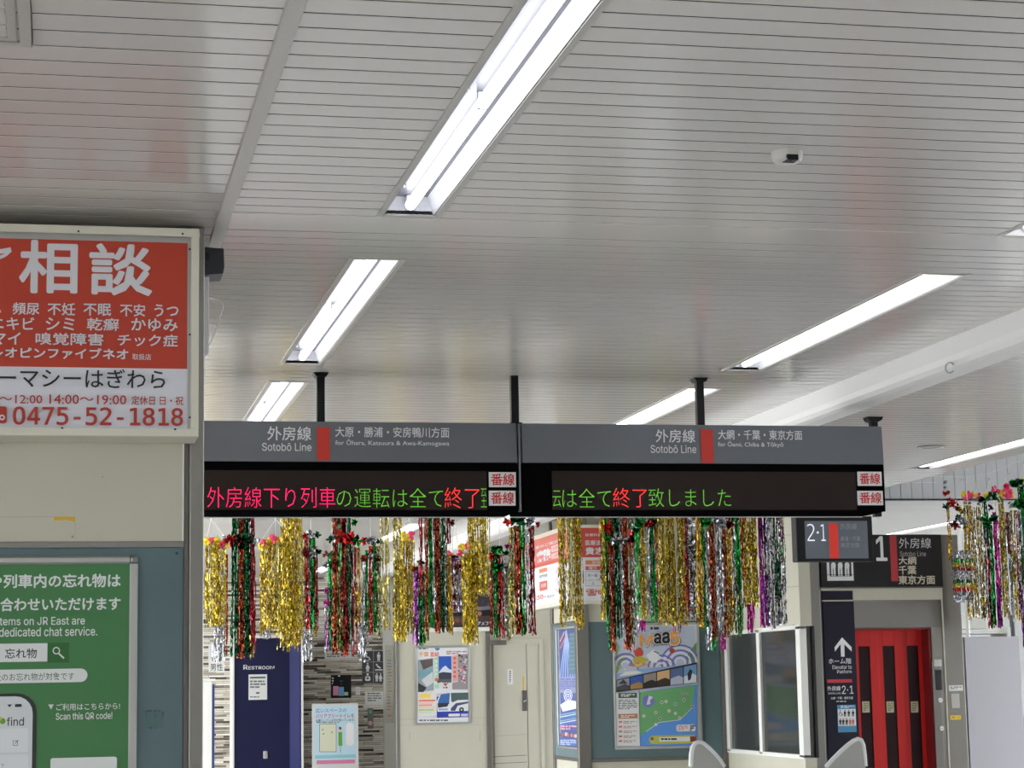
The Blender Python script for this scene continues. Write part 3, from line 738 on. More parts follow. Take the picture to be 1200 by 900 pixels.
# pictogram board two by three
s = Sheet(Y=YB1-0.03, step=0.001); u = s.span(424.5, 763, 450, 800)
t = thing('pictogram_board', 'dark board of six white restroom pictograms on the stone wall', 'sign', (u[0], YB, u[2]))
dk = M('pictogram_dark', (62, 64, 70), 0.45)
b = MB(); b.box(u[0], u[1], YB1-0.03, YB1, u[2], u[3], dk); b.build('board', t, 0.004)
gp = M('pictogram_gap', (150, 150, 146), 0.5)
s.line([(437.6, 763.4), (437.6, 799.6)], 0.7, gp); s.line([(425, 775.6), (449.8, 775.6)], 0.7, gp); s.line([(425, 787.8), (449.8, 787.8)], 0.7, gp)
def person(s, x, y, h, mat, skirt=False):
    s.disc2(x, y+h*0.1, h*0.1, mat, 10)
    if skirt: s.poly([(x-h*.1, y+h*.24), (x+h*.1, y+h*.24), (x+h*.24, y+h*.68), (x-h*.24, y+h*.68)], mat)
    else: s.poly([(x-h*.19, y+h*.24), (x+h*.19, y+h*.24), (x+h*.17, y+h*.6), (x-h*.17, y+h*.6)], mat)
    s.poly([(x-h*.14, y+h*.58), (x-h*.01, y+h*.58), (x-h*.02, y+h), (x-h*.13, y+h)], mat); s.poly([(x+h*.01, y+h*.58), (x+h*.14, y+h*.58), (x+h*.13, y+h), (x+h*.02, y+h)], mat)
def chair_icon(s, x, y, h, mat):
    s.disc2(x, y+h*.1, h*.1, mat, 8); s.line([(x, y+h*.22), (x+h*.02, y+h*.55), (x+h*.3, y+h*.58), (x+h*.38, y+h*.85), (x+h*.5, y+h*.85)], h*.11, mat)
    s.line([(x+h*(.05+.3*math.cos(t/2)), y+h*(.68+.3*math.sin(t/2))) for t in range(0, 10)], h*.08, mat)
chair_icon(s, 429.5, 764.5, 10, INW); person(s, 443.7, 764.3, 10.4, INW)
person(s, 430.8, 776.6, 10.4, INW, True); s.poly([(431.5, 780), (433.3, 781.5), (431.8, 783)], INW)
s.line([(439.5, 785), (448.5, 785)], 1.4, INW); s.disc2(441.5, 779, 1.1, INW, 8); s.line([(442, 780.5), (446, 783)], 1.8, INW)
s.disc2(430.8, 790.3, 1.4, INW, 8); s.rect(427.8, 792.5, 434, 798, INW, 0.02); s.rect(429.6, 793.6, 432, 796, dk)
person(s, 441.5, 789, 9.6, INW); person(s, 446, 789, 9.6, INW, True)
s.build('pictograms', t)
def d(s): s.lines(430.5, 812, 447, 823, 4, ink_g, 0.5, 7)
notice('white printed sheet on stone below the pictogram board', 428, 810.5, 449.5, 825.5, YB1, paper, d)
t = thing('call_button', 'narrow grey call plate with green lamp and pink button on the stone wall', 'button', tuple(at(434, 852, Y=YB1)))
upright('plate', 430.8, 830, 437.5, 854, YB1-0.015, 0.015, M('plate_grey', (120, 126, 124), 0.4), 0.003, t)
s = Sheet(Y=YB1-0.015, step=0.002); s.rect(432.4, 832.5, 435.8, 836, M('lamp_green', (120, 190, 140), 0.4)); s.disc2(434, 847.3, 2.7, M('button_pink', (230, 180, 172), 0.4), 14); s.build('button', t)
# grey side column with a tactile guide sheet
u = Sheet(Y=29.72).span(450, 745, 464.5, 910)
b = MB(); b.box(u[0], u[1]+0.3, 29.72, YB1, 0, 3.14, M('column_pale', (206, 206, 198), 0.5)); struct(b, 'wall_pilaster')
def d(s):
    rg = random.Random(8)
    for i in range(22):
        c = rg.choice([INK(176, 156, 120), INK(170, 176, 150), INK(196, 140, 130), INK(150, 146, 140), INK(200, 190, 150)])
        s.rect(453.2+rg.uniform(0, 1), 762+i*3.6, 459.5-rg.uniform(0, 2.5), 764+i*3.6, c)
notice('narrow coloured guide sheet in a long frame on the pale column', 451.5, 756, 461.3, 847.5, 29.72, M('guide_frame', (186, 186, 176), 0.4), d, 'guide_sheet', 'notice', 0.02)
# low white cabinet beside the kiosk
t = thing('white_cabinet', 'tall white cabinet with a blue side edge beside the kiosk post', 'cabinet', (1.6, 25, 0))
u = Sheet(Y=25.0).span(232, 798.5, 248.5, 910); u2 = Sheet(Y=25.0).span(248.5, 802, 251.8, 910)
b = MB(); b.box(u[0]-0.5, u[1], 25, 25.6, 0, u[3], white); b.build('body', t, 0.01)
b = MB(); b.box(u[1], u2[1], 25.05, 25.5, 0, u2[3], M('cabinet_blue', (60, 74, 150), 0.4)); b.build('side', t, 0.006)
b = MB(); b.box(u[0]-0.5, u2[1]+0.005, 24.98, 25.6, u[3], u[3]+0.03, white); b.build('top', t, 0.006)

# ------------------------------------------------------------------ cream partition with bus poster, and cream door
YC = 26.6
xa, xb = at(468.3, 800, Y=YC).x, at(570, 800, Y=YC).x
b = MB(); b.box(xa, xb, YC, YC+0.08, 0, 2.93, cream); struct(b, 'wall_cream')
b = MB(); b.box(xa-0.05, xa, YC-0.02, YC+0.06, 0, 2.93, steel); struct(b, 'trim_steel_corner', 0.004)
b = MB(); q = at(570, 800, Y=YC), at(575, 800, Y=YC); b.box(q[0].x-0.005, q[1].x, YC-0.02, YC+0.05, 0, 2.28, steeld); struct(b, 'trim_steel_post', 0.004)
lg = upright('ledge', 468, 735.3, 577.5, 740.2, YC-0.09, 0.09, white, 0.004); tag(lg, kind='structure'); lg.name = 'trim_ledge'
s = Sheet(Y=YC, step=0.0003); jn = M('cream_joint', (150, 146, 130), 0.6)
s.line([(469, 843), (570, 841)], 0.3, jn); s.line([(480, 857), (480, 868)], 0.5, jn); s.line([(562.5, 856), (562.5, 868)], 0.5, jn); s.line([(468, 850), (570, 849)], 0.25, jn); struct(s, 'trim_cream_joint')
def d(s):
    s.rect(486, 698, 577, 714, INK(48, 42, 52)); s.poly([(486, 716), (577, 710), (577, 714), (486, 722)], INK(120, 112, 124)); s.rect(486, 722, 577, 734, INK(66, 48, 50))
    s.disc2(562, 719, 2.6, INK(170, 110, 84)); s.disc2(500, 726, 3, INK(140, 96, 80)); s.disc2(536, 727, 3, INK(120, 70, 66)); s.text('アメフラ', 559.5, 728.5, 577, 733, INW, 0.01)
u = Sheet(Y=YC).span(486, 697, 577.5, 735)
notice('long dark photo panel standing on the white ledge above the bus poster', 486, 697, 577.5, 735, YC-0.03, black, d, 'photo_panel', 'picture', 0.03)
# bus poster
def framed(label, x0, y0, x1, y1, Y, fw, draw, X=None):
    pl = dict(Y=Y) if X is None else dict(X=X)
    s = Sheet(step=0.0012, **pl); u = s.span(x0, y0, x1, y1)
    base = s.w((u[0]+u[1])/2, u[2], 0.0)
    t = thing('framed_poster', label, 'poster', base)
    b = MB()
    for a, c, e, f in ((u[0], u[1], u[2], u[2]+fw), (u[0], u[1], u[3]-fw, u[3]), (u[0], u[0]+fw, u[2]+fw, u[3]-fw), (u[1]-fw, u[1], u[2]+fw, u[3]-fw)):
        p, q = s.w(a, e, 0.0), s.w(c, f, 0.022); b.box(p[0], q[0], p[1], q[1], p[2], q[2], alu)
    b.build('frame', t, 0.004)
    s.n = 4; s.rect(x0+0.5, y0+0.5, x1-0.5, y1-0.5, INW); draw(s); s.build('print', t)
    return t
def d(s):
    s.rect(489.7, 759, 548.5, 847, INK(228, 230, 236))
    s.disc2(512.5, 759.8, 2.8, INK(90, 150, 190)); s.text('千葉', 491, 764, 502.5, 769.5, INK(226, 160, 70), 0.03); s.text('直結', 504, 764, 514.5, 769.5, INK(220, 110, 90), 0.03); s.lines(523, 763, 547, 767.5, 2, INK(190, 120, 110), 0.6, 2); s.lines(491, 759, 508, 762, 1, ink_g, 0.6, 3)
    s.poly([(489.7, 773.5), (507.5, 771), (508.5, 809), (489.7, 811)], INK(150, 164, 170)); s.poly([(492, 774), (507, 772), (507, 780), (496, 785)], INK(96, 84, 84)); s.poly([(490, 786), (507, 784), (507, 792), (490, 794)], INK(122, 166, 176))
    s.poly([(490, 800), (500, 806), (496, 811), (490, 811)], INK(46, 46, 50)); s.poly([(494, 797), (507, 787), (508, 800), (500, 805)], INK(206, 210, 212))
    s.poly([(508.5, 771), (513.5, 770), (514, 806), (509.5, 807)], INK(170, 210, 180))
    for i in range(6): s.text('あ', 509.5, 773+i*5, 513, 777+i*5, INK(240, 246, 240), 0.02)
    s.rect(514, 769, 529, 788, INK(46, 92, 190)); s.poly([(515.5, 786), (519, 782), (522, 780), (526, 784), (529, 785), (529, 789), (514, 789)], INK(220, 226, 236)); s.poly([(514, 789), (519, 787.5), (529, 788.5), (529, 799), (514, 799)], INK(58, 60, 84)); s.rect(512, 796, 529, 800, INK(90, 96, 90))
    s.disc2(511.5, 796.5, 2.1, INK(220, 110, 70)); s.poly([(529.8, 768.5), (536, 767.5), (536, 798), (530.5, 799)], INK(222, 170, 160))
    for i in range(5): s.disc2(532.8, 771.5+i*5.3, 1.6, INK(214, 90, 80), 8)
    s.poly([(536.5, 767), (548, 766.5), (548, 808), (530, 808), (530, 800), (536.5, 799)], INK(158, 150, 152))
    rg = random.Random(5)
    for i in range(44):
        s.disc2(rg.uniform(537, 547.5), rg.uniform(768, 790), rg.uniform(0.6, 1.7), rg.choice([INK(90, 86, 86), INK(60, 54, 60), INK(214, 210, 210), INK(190, 160, 170)]), 7)
    for i in range(26): s.disc2(rg.uniform(513, 529), rg.uniform(800.5, 806), rg.uniform(0.7, 1.4), rg.choice([INK0, INW, INW, INK(190, 90, 60)]), 6)
    for i in range(22): s.disc2(rg.uniform(538, 545), rg.uniform(782, 800), rg.uniform(0.6, 1.4), rg.choice([INK(200, 60, 90), INW, INK(150, 90, 160)]), 6)
    s.rect(489.7, 811.5, 511.5, 839, INK(226, 222, 214)); s.rect(492, 813, 504, 818.5, INK(238, 208, 100))
    for i, c in enumerate([(224, 120, 110), (236, 190, 180), (230, 150, 140), (232, 200, 196), (150, 206, 120), (210, 214, 210)]): s.rect(490.5, 820+i*2.7, 510-(i % 3)*2, 822+i*2.7, INK(*c))
    s.rect(511.5, 816, 548.5, 841, INK(44, 60, 160))
    s.poly([(511.5, 822), (516, 812.5), (522, 810.5), (548.5, 809), (548.5, 833), (512.5, 834)], INK(226, 228, 232)); s.poly([(513, 822), (516.5, 813.5), (527, 812), (526, 825), (514, 829)], INK(58, 104, 170)); s.poly([(528, 812), (548.5, 811.5), (548.5, 820), (536, 820.5), (530, 823), (528.5, 822)], INK(74, 96, 96))
    s.poly([(512.5, 824), (526, 823.5), (524, 828), (513, 829.5)], INK(36, 44, 66)); s.rect(513.5, 830.2, 525, 832.5, INK(150, 170, 210)); s.disc2(540.5, 831.7, 2.9, INK0); s.disc2(540.5, 831.7, 1.3, INK(190, 190, 190)); s.poly([(528, 830), (534, 824), (548.5, 822), (548.5, 824), (536, 827), (533, 833), (528, 833)], INK(70, 76, 120))
    s.rect(525, 836.3, 539, 839.5, INW, 0.02); s.rect(540, 836.3, 548, 839.5, INK(190, 196, 220)); s.rect(489.7, 841, 548.5, 847.5, INK(222, 224, 228)); s.lines(491, 843.3, 547, 845.5, 1, PB, 0.7, 9)
framed('bus trip poster with a white and blue coach on the cream wall', 487, 757, 551, 848.5, YC, 0.022, d)
# cream door leaf in its wall
YD = 26.7
xa, xb = at(575, 800, Y=YD).x, at(660, 800, Y=YD).x
z_l = at(610, 751, Y=YD).z
b = MB(); b.box(xa, xb, YD, YD+0.2, 0, 2.75, cream); struct(b, 'wall_door')
u = Sheet(Y=YD).span(576, 752, 634, 905)
t = tag(thing('door_1', None, None, ((u[0]+u[1])/2, YD, 0)), kind='structure')
um = Sheet(Y=YD).span(617.5, 752, 617.9, 905)
b = MB(); b.box(u[0]+0.03, um[0]-0.004, YD-0.03, YD, 0, u[3]-0.03, cream); b.box(um[0]+0.004, u[1]-0.02, YD-0.03, YD, 0, u[3]-0.03, cream); b.build('leaf', t, 0.003)
b = MB(); b.box(u[0]-0.03, u[1]+0.03, YD-0.05, YD, u[3]-0.03, u[3]+0.03, cream); b.box(u[1]-0.02, u[1]+0.03, YD-0.05, YD, 0, u[3]-0.03, cream); b.build('frame', t, 0.004)
uh = Sheet(Y=YD).span(611.3, 809, 617, 833)
b = MB(); b.box(uh[0], uh[1], YD-0.045, YD-0.03, uh[2], uh[3], M('lock_steel', (112, 110, 106), 0.4, 0.8)); q = at(614, 822, Y=YD); b.tube([(q.x+0.03, YD-0.05, q.z+0.02), (q.x-0.02, YD-0.09, q.z)], 0.011, alu, 8); b.build('handle', t, 0.004)
s = Sheet(Y=YD-0.03, step=0.001)
s.line([(578, 862.5), (617, 860.5)], 0.4, jn); s.line([(577, 887), (617.5, 885)], 0.8, M('door_dirt', (120, 114, 100), 0.7)); s.line([(577, 895), (617.5, 893)], 0.7, M('door_dirt', (120, 114, 100), 0.7)); s.build('seam', t)
s = Sheet(Y=YD-0.03, step=0.001); s.rect(594.8, 784.5, 600.8, 802, INW); s.lines(596.5, 786, 599, 801, 6, ink_g, 0.6, 3); tag(s.build('paper_slip'), 'narrow white paper slip stuck on the cream door', 'notice')
s = Sheet(Y=YD-0.03, step=0.001); s.rect(612.6, 792.5, 614.2, 809, M('yellow_tape', (214, 172, 52), 0.5)); tag(s.build('tape_strip'), 'yellow tape strip above the lock of the cream door', 'tape')
b = MB(); q = Sheet(Y=YD).span(572, 750.5, 592, 756); b.box(q[0], q[1], YD-0.08, YD-0.052, q[2], q[3], steeld); struct(b, 'trim_door_closer')

# ------------------------------------------------------------------ corner booth with notice boards
YO = 18.6
XO = at(683.5, 800, Y=YO).x; XW = at(850, 800, Y=YO).x; YO2 = at(650, 800, X=XO).y
YE = 16.6
b = MB(); b.box(XO, XW+0.6, YO, YO2, 0, CEIL-0.004, cream); struct(b, 'wall_booth')
zt_, zb_ = at(765, 728, Y=YO).z, at(765, 887.5, Y=YO).z
def cornerpost(x0, x1, name):
    a, c = at(x0, 800, Y=YO-0.03).x, at(x1, 800, Y=YO-0.03).x
    b = MB(); b.box(a, c, YO-0.03, YO+0.06, 0, CEIL-0.005, steeld); return struct(b, name, 0.006)
cornerpost(677, 691.5, 'trim_booth_post'); cornerpost(845.5, 853, 'trim_booth_post_end')
b = MB(); b.box(XO-0.02, XO+0.03, YO2-0.02, YO2+0.05, 0, CEIL-0.005, steeld); struct(b, 'trim_booth_edge', 0.004)
t = thing('notice_board', 'teal notice board of the booth behind the green and blue map poster', 'notice board', ((XO+XW)/2, YO, zb_))
b = MB(); b.box(XO, XW, YO-0.012, YO-0.0005, zb_, zt_, teal); b.build('panel', t)
b = MB(); b.box(XO, XW, YO-0.025, YO-0.0005, zb_-0.03, zb_, steeld); b.build('sill', t, 0.003)
t = thing('notice_board', 'narrow teal side board of the booth behind the night blue poster', 'notice board', (XO, (YO+YO2)/2, zb_))
b = MB(); b.box(XO-0.012, XO-0.0005, YO+0.06, YO2-0.02, zb_, zt_, teal); b.build('panel', t)
b = MB(); b.box(XO-0.025, XO-0.0005, YO+0.06, YO2-0.02, zb_-0.03, zb_, steeld); b.build('sill', t, 0.003); b = MB(); b.box(XO-0.025, XO-0.0005, YO+0.06, YO2-0.02, zt_, zt_+0.02, steeld); b.build('top_rail', t, 0.003)
def d(s):
    x0, x1, y0, y1 = 722, 816.5, 734, 874
    s.rect(x0, y0, x1, y1, INK(196, 206, 226))
    rg = random.Random(3)
    s.poly([(x0, 770), (740, 764), (x0, 790)], INK(150, 180, 110)); s.poly([(x1, 752), (803, 770), (x1, 782)], INK(104, 150, 90)); s.poly([(x0, 752), (727, 758), (x0, 772)], INK(150, 190, 140))
    vi = INK(120, 112, 190); wv = INK(232, 232, 242)
    for cx, cy, R, a0, a1 in ((797, 776, 20, -200, 30), (733, 779, 13, -190, 20), (775, 782, 14, -180, 10)):
        for k, r in enumerate(range(R, 3, -3)):
            s.line([(cx+r*1.1*math.cos(math.radians(a)), cy+r*math.sin(math.radians(a))) for a in range(a0, a1, 18)], 1.9, vi if k % 2 == 0 else wv)
    s.disc2(748.5, 765, 5.5, INK(206, 74, 60)); s.poly([(741, 772), (750, 768.5), (760, 773), (752, 778), (743, 777)], INK(196, 176, 60)); s.poly([(734, 780), (748, 776), (760, 778), (748, 782)], INK(206, 130, 130))
    s.poly([(757, 768), (766, 761), (774, 770), (769, 777), (762, 775)], INK(236, 238, 242)); s.disc2(787.5, 762.5, 3, INK(180, 50, 60)); s.line([(766, 763), (772, 766)], 1, INK0)
    for i in range(30): s.disc2(rg.uniform(724, 815), rg.uniform(778, 786), rg.uniform(0.7, 1.8), rg.choice([INK(196, 190, 90), INK(236, 236, 226), INK(150, 140, 190), INK(214, 200, 120)]), 7)
    s.poly([(x0, 790), (752, 784), (x1, 778), (x1, 781), (x0, 795)], INK(150, 180, 226)); s.poly([(724, 793), (733, 787), (746, 786), (753, 788), (745, 790)], INK(232, 232, 226))
    # title
    s.lines(762, 735, 780, 739, 1, PB, 0.7, 1)
    for ch, a, c, e, f, col in (('M', 749.5, 764, 744.5, 757, INK(232, 160, 70)), ('a', 766.5, 774, 742.5, 754, INK0), ('a', 776, 784, 741, 753.5, INK0), ('5', 785.5, 795, 741, 755, INK(236, 160, 60))):
        s.text(ch, a-1, e-1, c+1.6, f+1.6, INK(90, 84, 100), 0.1); s.text(ch, a-.6, e-.6, c+.6, f+.6, INW, 0.11); s.text(ch, a, e, c, f, col, 0.075)
    # slanted strip of photographs
    s.poly([(x0, 796.5), (x1, 776), (x1, 800), (x0, 811)], INK0)
    ph = [((150, 156, 168), (70, 70, 76)), ((52, 92, 180), (170, 130, 70)), ((150, 140, 130), (44, 40, 40)), ((222, 180, 130), (60, 46, 40)), ((90, 110, 160), (190, 196, 214)), ((120, 160, 206), (226, 232, 240))]
    for i, (c1, c2) in enumerate(ph):
        a, e = 722.5+i*15.7, 722.5+i*15.7+14.6; ya = lambda x: 797.5-(x-722)*0.205; yb = lambda x: 809.5-(x-722)*0.105
        s.poly([(a, ya(a)), (e, ya(e)), (e, yb(e)), (a, yb(a))], INK(*c1)); mid = (ya(a)+yb(a))/2
        s.poly([(a, mid+2), (a+4, mid), (e-5, mid-2), (e, mid), (e, yb(e)), (a, yb(a))], INK(*c2))
    s.poly([(805, 790), (808, 784), (811, 786), (809, 796), (806, 798)], INK(40, 40, 56)); s.poly([(724, 802), (730, 796), (735, 801)], INK(60, 60, 66))
    # map
    s.poly([(749, 811.5), (x1, 802), (x1, 874), (749, 874)], INK(92, 150, 226))
    s.poly([(749, 811.5), (813.5, 803), (813, 815), (811, 828), (804, 838), (796, 843), (784, 846), (772, 846), (764, 852), (757, 857), (749, 862)], INK(112, 174, 116))
    s.disc2(759.5, 821.5, 7.2, INK(120, 122, 196)); s.poly([(757, 826), (760, 815), (765, 817), (761, 821), (762, 825)], INW)
    for x, y, c in ((775, 823, (150, 90, 90)), (791, 825, (90, 90, 110)), (801, 820, (140, 70, 90)), (783.5, 833, (226, 170, 150)), (768, 835, (206, 120, 80)), (791, 836, (230, 200, 190)), (754, 839, (230, 190, 170)), (773, 842, (70, 70, 70)), (796, 841, (200, 160, 150)), (811, 828, (170, 50, 70)), (780, 822, (180, 200, 150)), (768, 849, (226, 220, 214))):
        s.disc2(x, y, 1.9, INW, 8); s.disc2(x, y, 1.3, INK(*c), 8)
    s.poly([(797, 811), (806, 811), (808, 814), (798, 814.5)], INK(150, 160, 140)); s.line([(757, 857), (772, 846.5), (796, 843.5), (811, 829)], 0.8, INW)
    s.rect(792, 849, 814.5, 857, INW, 0.02); s.lines(794, 850.5, 805, 856.5, 3, INK(206, 110, 110), 0.5, 6); s.lines(808, 850, 814, 857, 3, INK0, 0.7, 6)
    s.rect(760, 861.5, 815.5, 871.5, INK(190, 190, 90), 0.05); s.rect(772, 863.5, 809, 868.8, INW); s.lines(774, 865, 805, 868, 1, PB, 0.7, 4); s.rect(808, 863, 815, 869, INK(140, 56, 60)); s.lines(762, 864, 770, 868, 1, INK(130, 80, 50), 0.8, 4)
    # text column
    s.rect(x0, 811.5, 748.5, 874, INK(222, 222, 224)); s.rect(724, 812, 746, 818, INK(62, 90, 78)); s.lines(727, 813.5, 743, 817, 2, INW, 0.6, 5); s.lines(724, 820, 746, 832, 6, ink_g, 0.55, 6)
    s.rect(724, 836.5, 746.5, 842, INK(176, 124, 84)); s.lines(727, 838, 743, 841.5, 2, INW, 0.6, 8)
    for i in range(5): s.lines(730, 845+i*5.6, 746, 848.5+i*5.6, 2, INK(180, 150, 140), 0.6, 20+i); s.rect(724.5, 845+i*5.6, 728.5, 847+i*5.6, INK(206, 110, 100))
framed('tourist poster of waves, photo strip and green coast map on the teal booth', 718.5, 730, 820.5, 877.5, YO-0.013, 0.018, d)
XP = XO-0.013
pa, pb = at(655, 800, X=XP).y, at(679.5, 800, X=XP).y
def d(s):
    s.rect(656, 736, 677.5, 875, INK(62, 82, 148))
    rg = random.Random(11)
    s.poly([(656, 737), (677, 738), (677, 762), (656, 775)], INK(54, 66, 124))
    for i in range(7): s.poly([(663, 738), (664, 738), (657+i*3.1, 795), (655.9+i*3.1, 795)], INK(150, 176, 226))
    s.poly([(668, 742), (677, 740), (677, 790), (666, 790)], INK(78, 112, 130))
    for i in range(9): s.line([(667, 744+i*5), (677, 743+i*5)], 0.8, INK(110, 146, 156))
    s.line([(657, 760), (664, 744)], 1.2, INK(214, 120, 140)); s.line([(656.5, 752), (662, 740)], 1, INK(230, 170, 150))
    s.rect(656, 793, 677, 812, INK(136, 146, 178)); s.lines(657, 795, 676, 809, 5, INK(96, 104, 170), 0.7, 5)
    for i in range(5): s.line([(666+4.6*math.cos(a/3)*(1-i*.18), 815+7*math.sin(a/3)*(1-i*.18)) for a in range(0, 20)], 0.9, INK(66, 76, 160) if i % 2 else INK(226, 228, 240))
    s.poly([(657, 826), (666, 820), (677, 822), (677, 830), (660, 834)], INK(220, 222, 236))
    for i in range(6): s.line([(656.5, 838+i*2.4), (677, 834+i*2.4)], 1.1, INK(*[(120, 180, 200), (200, 214, 230), (70, 110, 180)][i % 3]))
    s.lines(658, 850, 676, 856, 2, INK(214, 150, 170), 0.7, 9)
    for i in range(12): s.disc2(657+i*1.7, 862+rg.uniform(-2, 1), 1.3, INK(*rg.choice([(200, 130, 130), (90, 80, 110), (220, 190, 170), (150, 90, 110)])), 7, 2.4)
    s.rect(656, 865, 677.5, 875, INK(76, 98, 164)); s.lines(657, 867, 677, 874, 3, INK(170, 190, 230), 0.6, 4)
framed('narrow night blue festival poster on the side of the teal booth', 655, 734.5, 680, 877, None, 0.018, d, X=XP)

# --- clinic sign box wrapping the booth corner
YN = YO-0.14
XN = at(667, 660, Y=YN).x; yn2 = at(604, 660, X=XN).y; xn2 = at(752, 660, Y=YN).x
zn1, zn0 = at(700, 614.5, Y=YN).z, at(700, 707.5, Y=YN).z
t = thing('clinic_sign', 'red and white clinic sign box wrapped round the booth corner behind gold tinsel', 'sign', (XN, YN, zn0))
b = MB(); prof = [(XN, YN), (xn2, YN), (xn2, YO-0.03), (XO-0.03, YO-0.03), (XO-0.03, yn2), (XN, yn2)]
b.prism(prof, 'z', zn0, zn1, M('sign_frame_cream', (214, 212, 196))); b.build('case', t, 0.006)
s = Sheet(Y=YN)
CRD = M('clinic_red', (196, 70, 56), 0.45); CW = M('clinic_white', (220, 222, 228), 0.45); CO = M('clinic_orange', (222, 130, 80), 0.45)
s.rect(672, 618.5, 745, 653, CRD); s.rect(672, 653, 745, 703.5, CW)
s.text('診療科目', 686, 625, 704, 628.5, CW, 0.01); s.text('医療法人', 686, 633, 710, 639, CW, 0.015); s.text('貴志', 686, 641.5, 708, 650, CW, 0.03)
s.rect(686, 656.5, 720, 661.5, CO); s.text('受付時間', 694, 657.3, 707, 660.8, CW, 0.01); s.rect(686, 663.5, 720, 668, CRD); s.text('曜日', 690, 664, 699, 667.5, CW, 0.01)
lg_ = M('table_line', (120, 116, 120), 0.5)
s.text('月〜金', 688.5, 672.5, 700, 676, PB, 0.01); s.line([(686, 670), (720, 669.5)], 0.4, lg_); s.line([(686, 680), (720, 679.5)], 0.4, lg_); s.line([(686, 686.5), (720, 686)], 0.4, lg_); s.line([(686, 670), (686.4, 686.5)], 0.4, lg_); s.line([(702, 679.5), (707, 670)], 0.6, lg_); s.text('土', 693.5, 681.5, 696.5, 685, PB, 0.01)
s.text('☎0475', 686.5, 690, 722, 698, CRD, 0.02); s.build('front_print', t)
s = Sheet(X=XN)
CP = M('clinic_pink', (208, 112, 100), 0.45); CR2 = M('clinic_red2', (200, 88, 66), 0.45)
def sk(x, y): return y-(x-640)*0.29+(x-640)*0.0015*(y-630)     # the rows drop away along the side face
def quad(x0, y0, x1, y1, mat): s.poly([(x0, sk(x0, y0)), (x1, sk(x1, y0)), (x1, sk(x1, y1)), (x0, sk(x0, y1))], mat)
u0, u1 = -yn2+0.03, -YN-0.03
def band(f0, f1, mat, a=None, c=None):
    z0, z1 = zn0+(zn1-zn0)*f0, zn0+(zn1-zn0)*f1
    s.face([s.w(a if a is not None else u0, z0), s.w(c if c is not None else u1, z0), s.w(c if c is not None else u1, z1), s.w(a if a is not None else u0, z1)], mat); s.n += 1
def uat(x): return s.uv(x, 660)[0]
def wtext(tx, x0, x1, f0, f1, mat, bold):
    vs, fs, (a, c, e, g) = glyphs(tx, bold); U0, U1 = uat(x0), uat(x1); z0, z1 = zn0+(zn1-zn0)*f0, zn0+(zn1-zn0)*f1
    s.add([s.w(U0+(p[0]-a)/(c-a)*(U1-U0), z0+(p[1]-e)/(g-e)*(z1-z0)) for p in vs], fs, mat); s.n += 1
band(0.56, 0.94, CP); band(0.56, 0.60, CR2); band(0.05, 0.56, CW)
wtext('診療科目のご案内', 612, 655, 0.81, 0.85, CW, 0.01); wtext('整形外科', 606, 627, 0.62, 0.78, CW, 0.03); wtext('病院', 629, 645.5, 0.62, 0.78, CW, 0.05)
band(0.71, 0.79, M('clinic_box', (226, 190, 186), 0.45), uat(646.5), uat(655.5)); band(0.62, 0.69, M('clinic_box', (226, 190, 186), 0.45), uat(646.5), uat(655.5)); wtext('外来', 648, 654, 0.72, 0.78, CP, 0.01); wtext('入院', 648, 654, 0.63, 0.68, CP, 0.01)
band(0.48, 0.53, CO, uat(632), uat(641)); wtext('診療時間', 632, 641, 0.41, 0.45, PB, 0.01); band(0.24, 0.36, CR2, uat(632), uat(641)); wtext('日祝', 634, 639.5, 0.28, 0.33, CW, 0.02); wtext('50-', 629, 639, 0.13, 0.19, CR2, 0.02); wtext('0475', 615, 628, 0.13, 0.19, CR2, 0.02); wtext('東金市', 640.5, 649, 0.13, 0.16, PB, 0.0)
s.line([(652, 672), (654, 665), (657, 663), (655, 673), (653, 680), (656, 688)], 0.6, CP); s.line([(651, 690), (655, 694), (658, 690)], 0.6, CP)
s.build('side_print', t)

# --- glazed side wall between the booth and the lift
XWp = XW
ya, yb = YO-0.03, at(940.5, 800, X=XW).y
b = MB()
zs = at(895, 884, X=XWp).z; zh = at(895, 737.5, X=XWp).z
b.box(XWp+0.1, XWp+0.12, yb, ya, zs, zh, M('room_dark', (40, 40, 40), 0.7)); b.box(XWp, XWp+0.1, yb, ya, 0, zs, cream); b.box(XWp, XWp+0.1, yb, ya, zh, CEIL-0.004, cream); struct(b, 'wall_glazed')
y1, y2, y3, y4 = [at(x, 800, X=XWp).y for x in (854.5, 889, 892.5, 935.5)]
t = tag(thing('window_1', None, None, (XWp, (ya+yb)/2, zs)), kind='structure')
b = MB()
for a, c in ((y2, y3), (ya, y1), (y4, yb)): b.box(XWp-0.012, XWp+0.05, a, c, zs, zh, white)
b.box(XWp-0.012, XWp+0.05, yb, ya, zh-0.025, zh+0.01, white); b.box(XWp-0.012, XWp+0.05, yb, ya, zs-0.01, zs+0.025, white)
b.build('window_frame', t, 0.004)
gl = M('dark_glass', (150, 154, 152), 0.12, spec=0.25, trans=0.9)
REFL = [M('reflection_dark', (54, 52, 50), 0.6), M('reflection_grey', (84, 82, 78), 0.6), M('reflection_brown', (66, 60, 54), 0.6)]  # dark strips stand in for the stone wall's reflection in the glass
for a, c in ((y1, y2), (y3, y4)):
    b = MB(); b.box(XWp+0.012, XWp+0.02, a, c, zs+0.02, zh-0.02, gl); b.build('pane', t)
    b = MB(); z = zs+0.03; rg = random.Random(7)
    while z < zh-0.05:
        b.box(XWp+0.06, XWp+0.075, a, c, z, z+0.022, REFL[rg.randrange(3)]); z += 0.026
    b.build('reflection_strips', t)
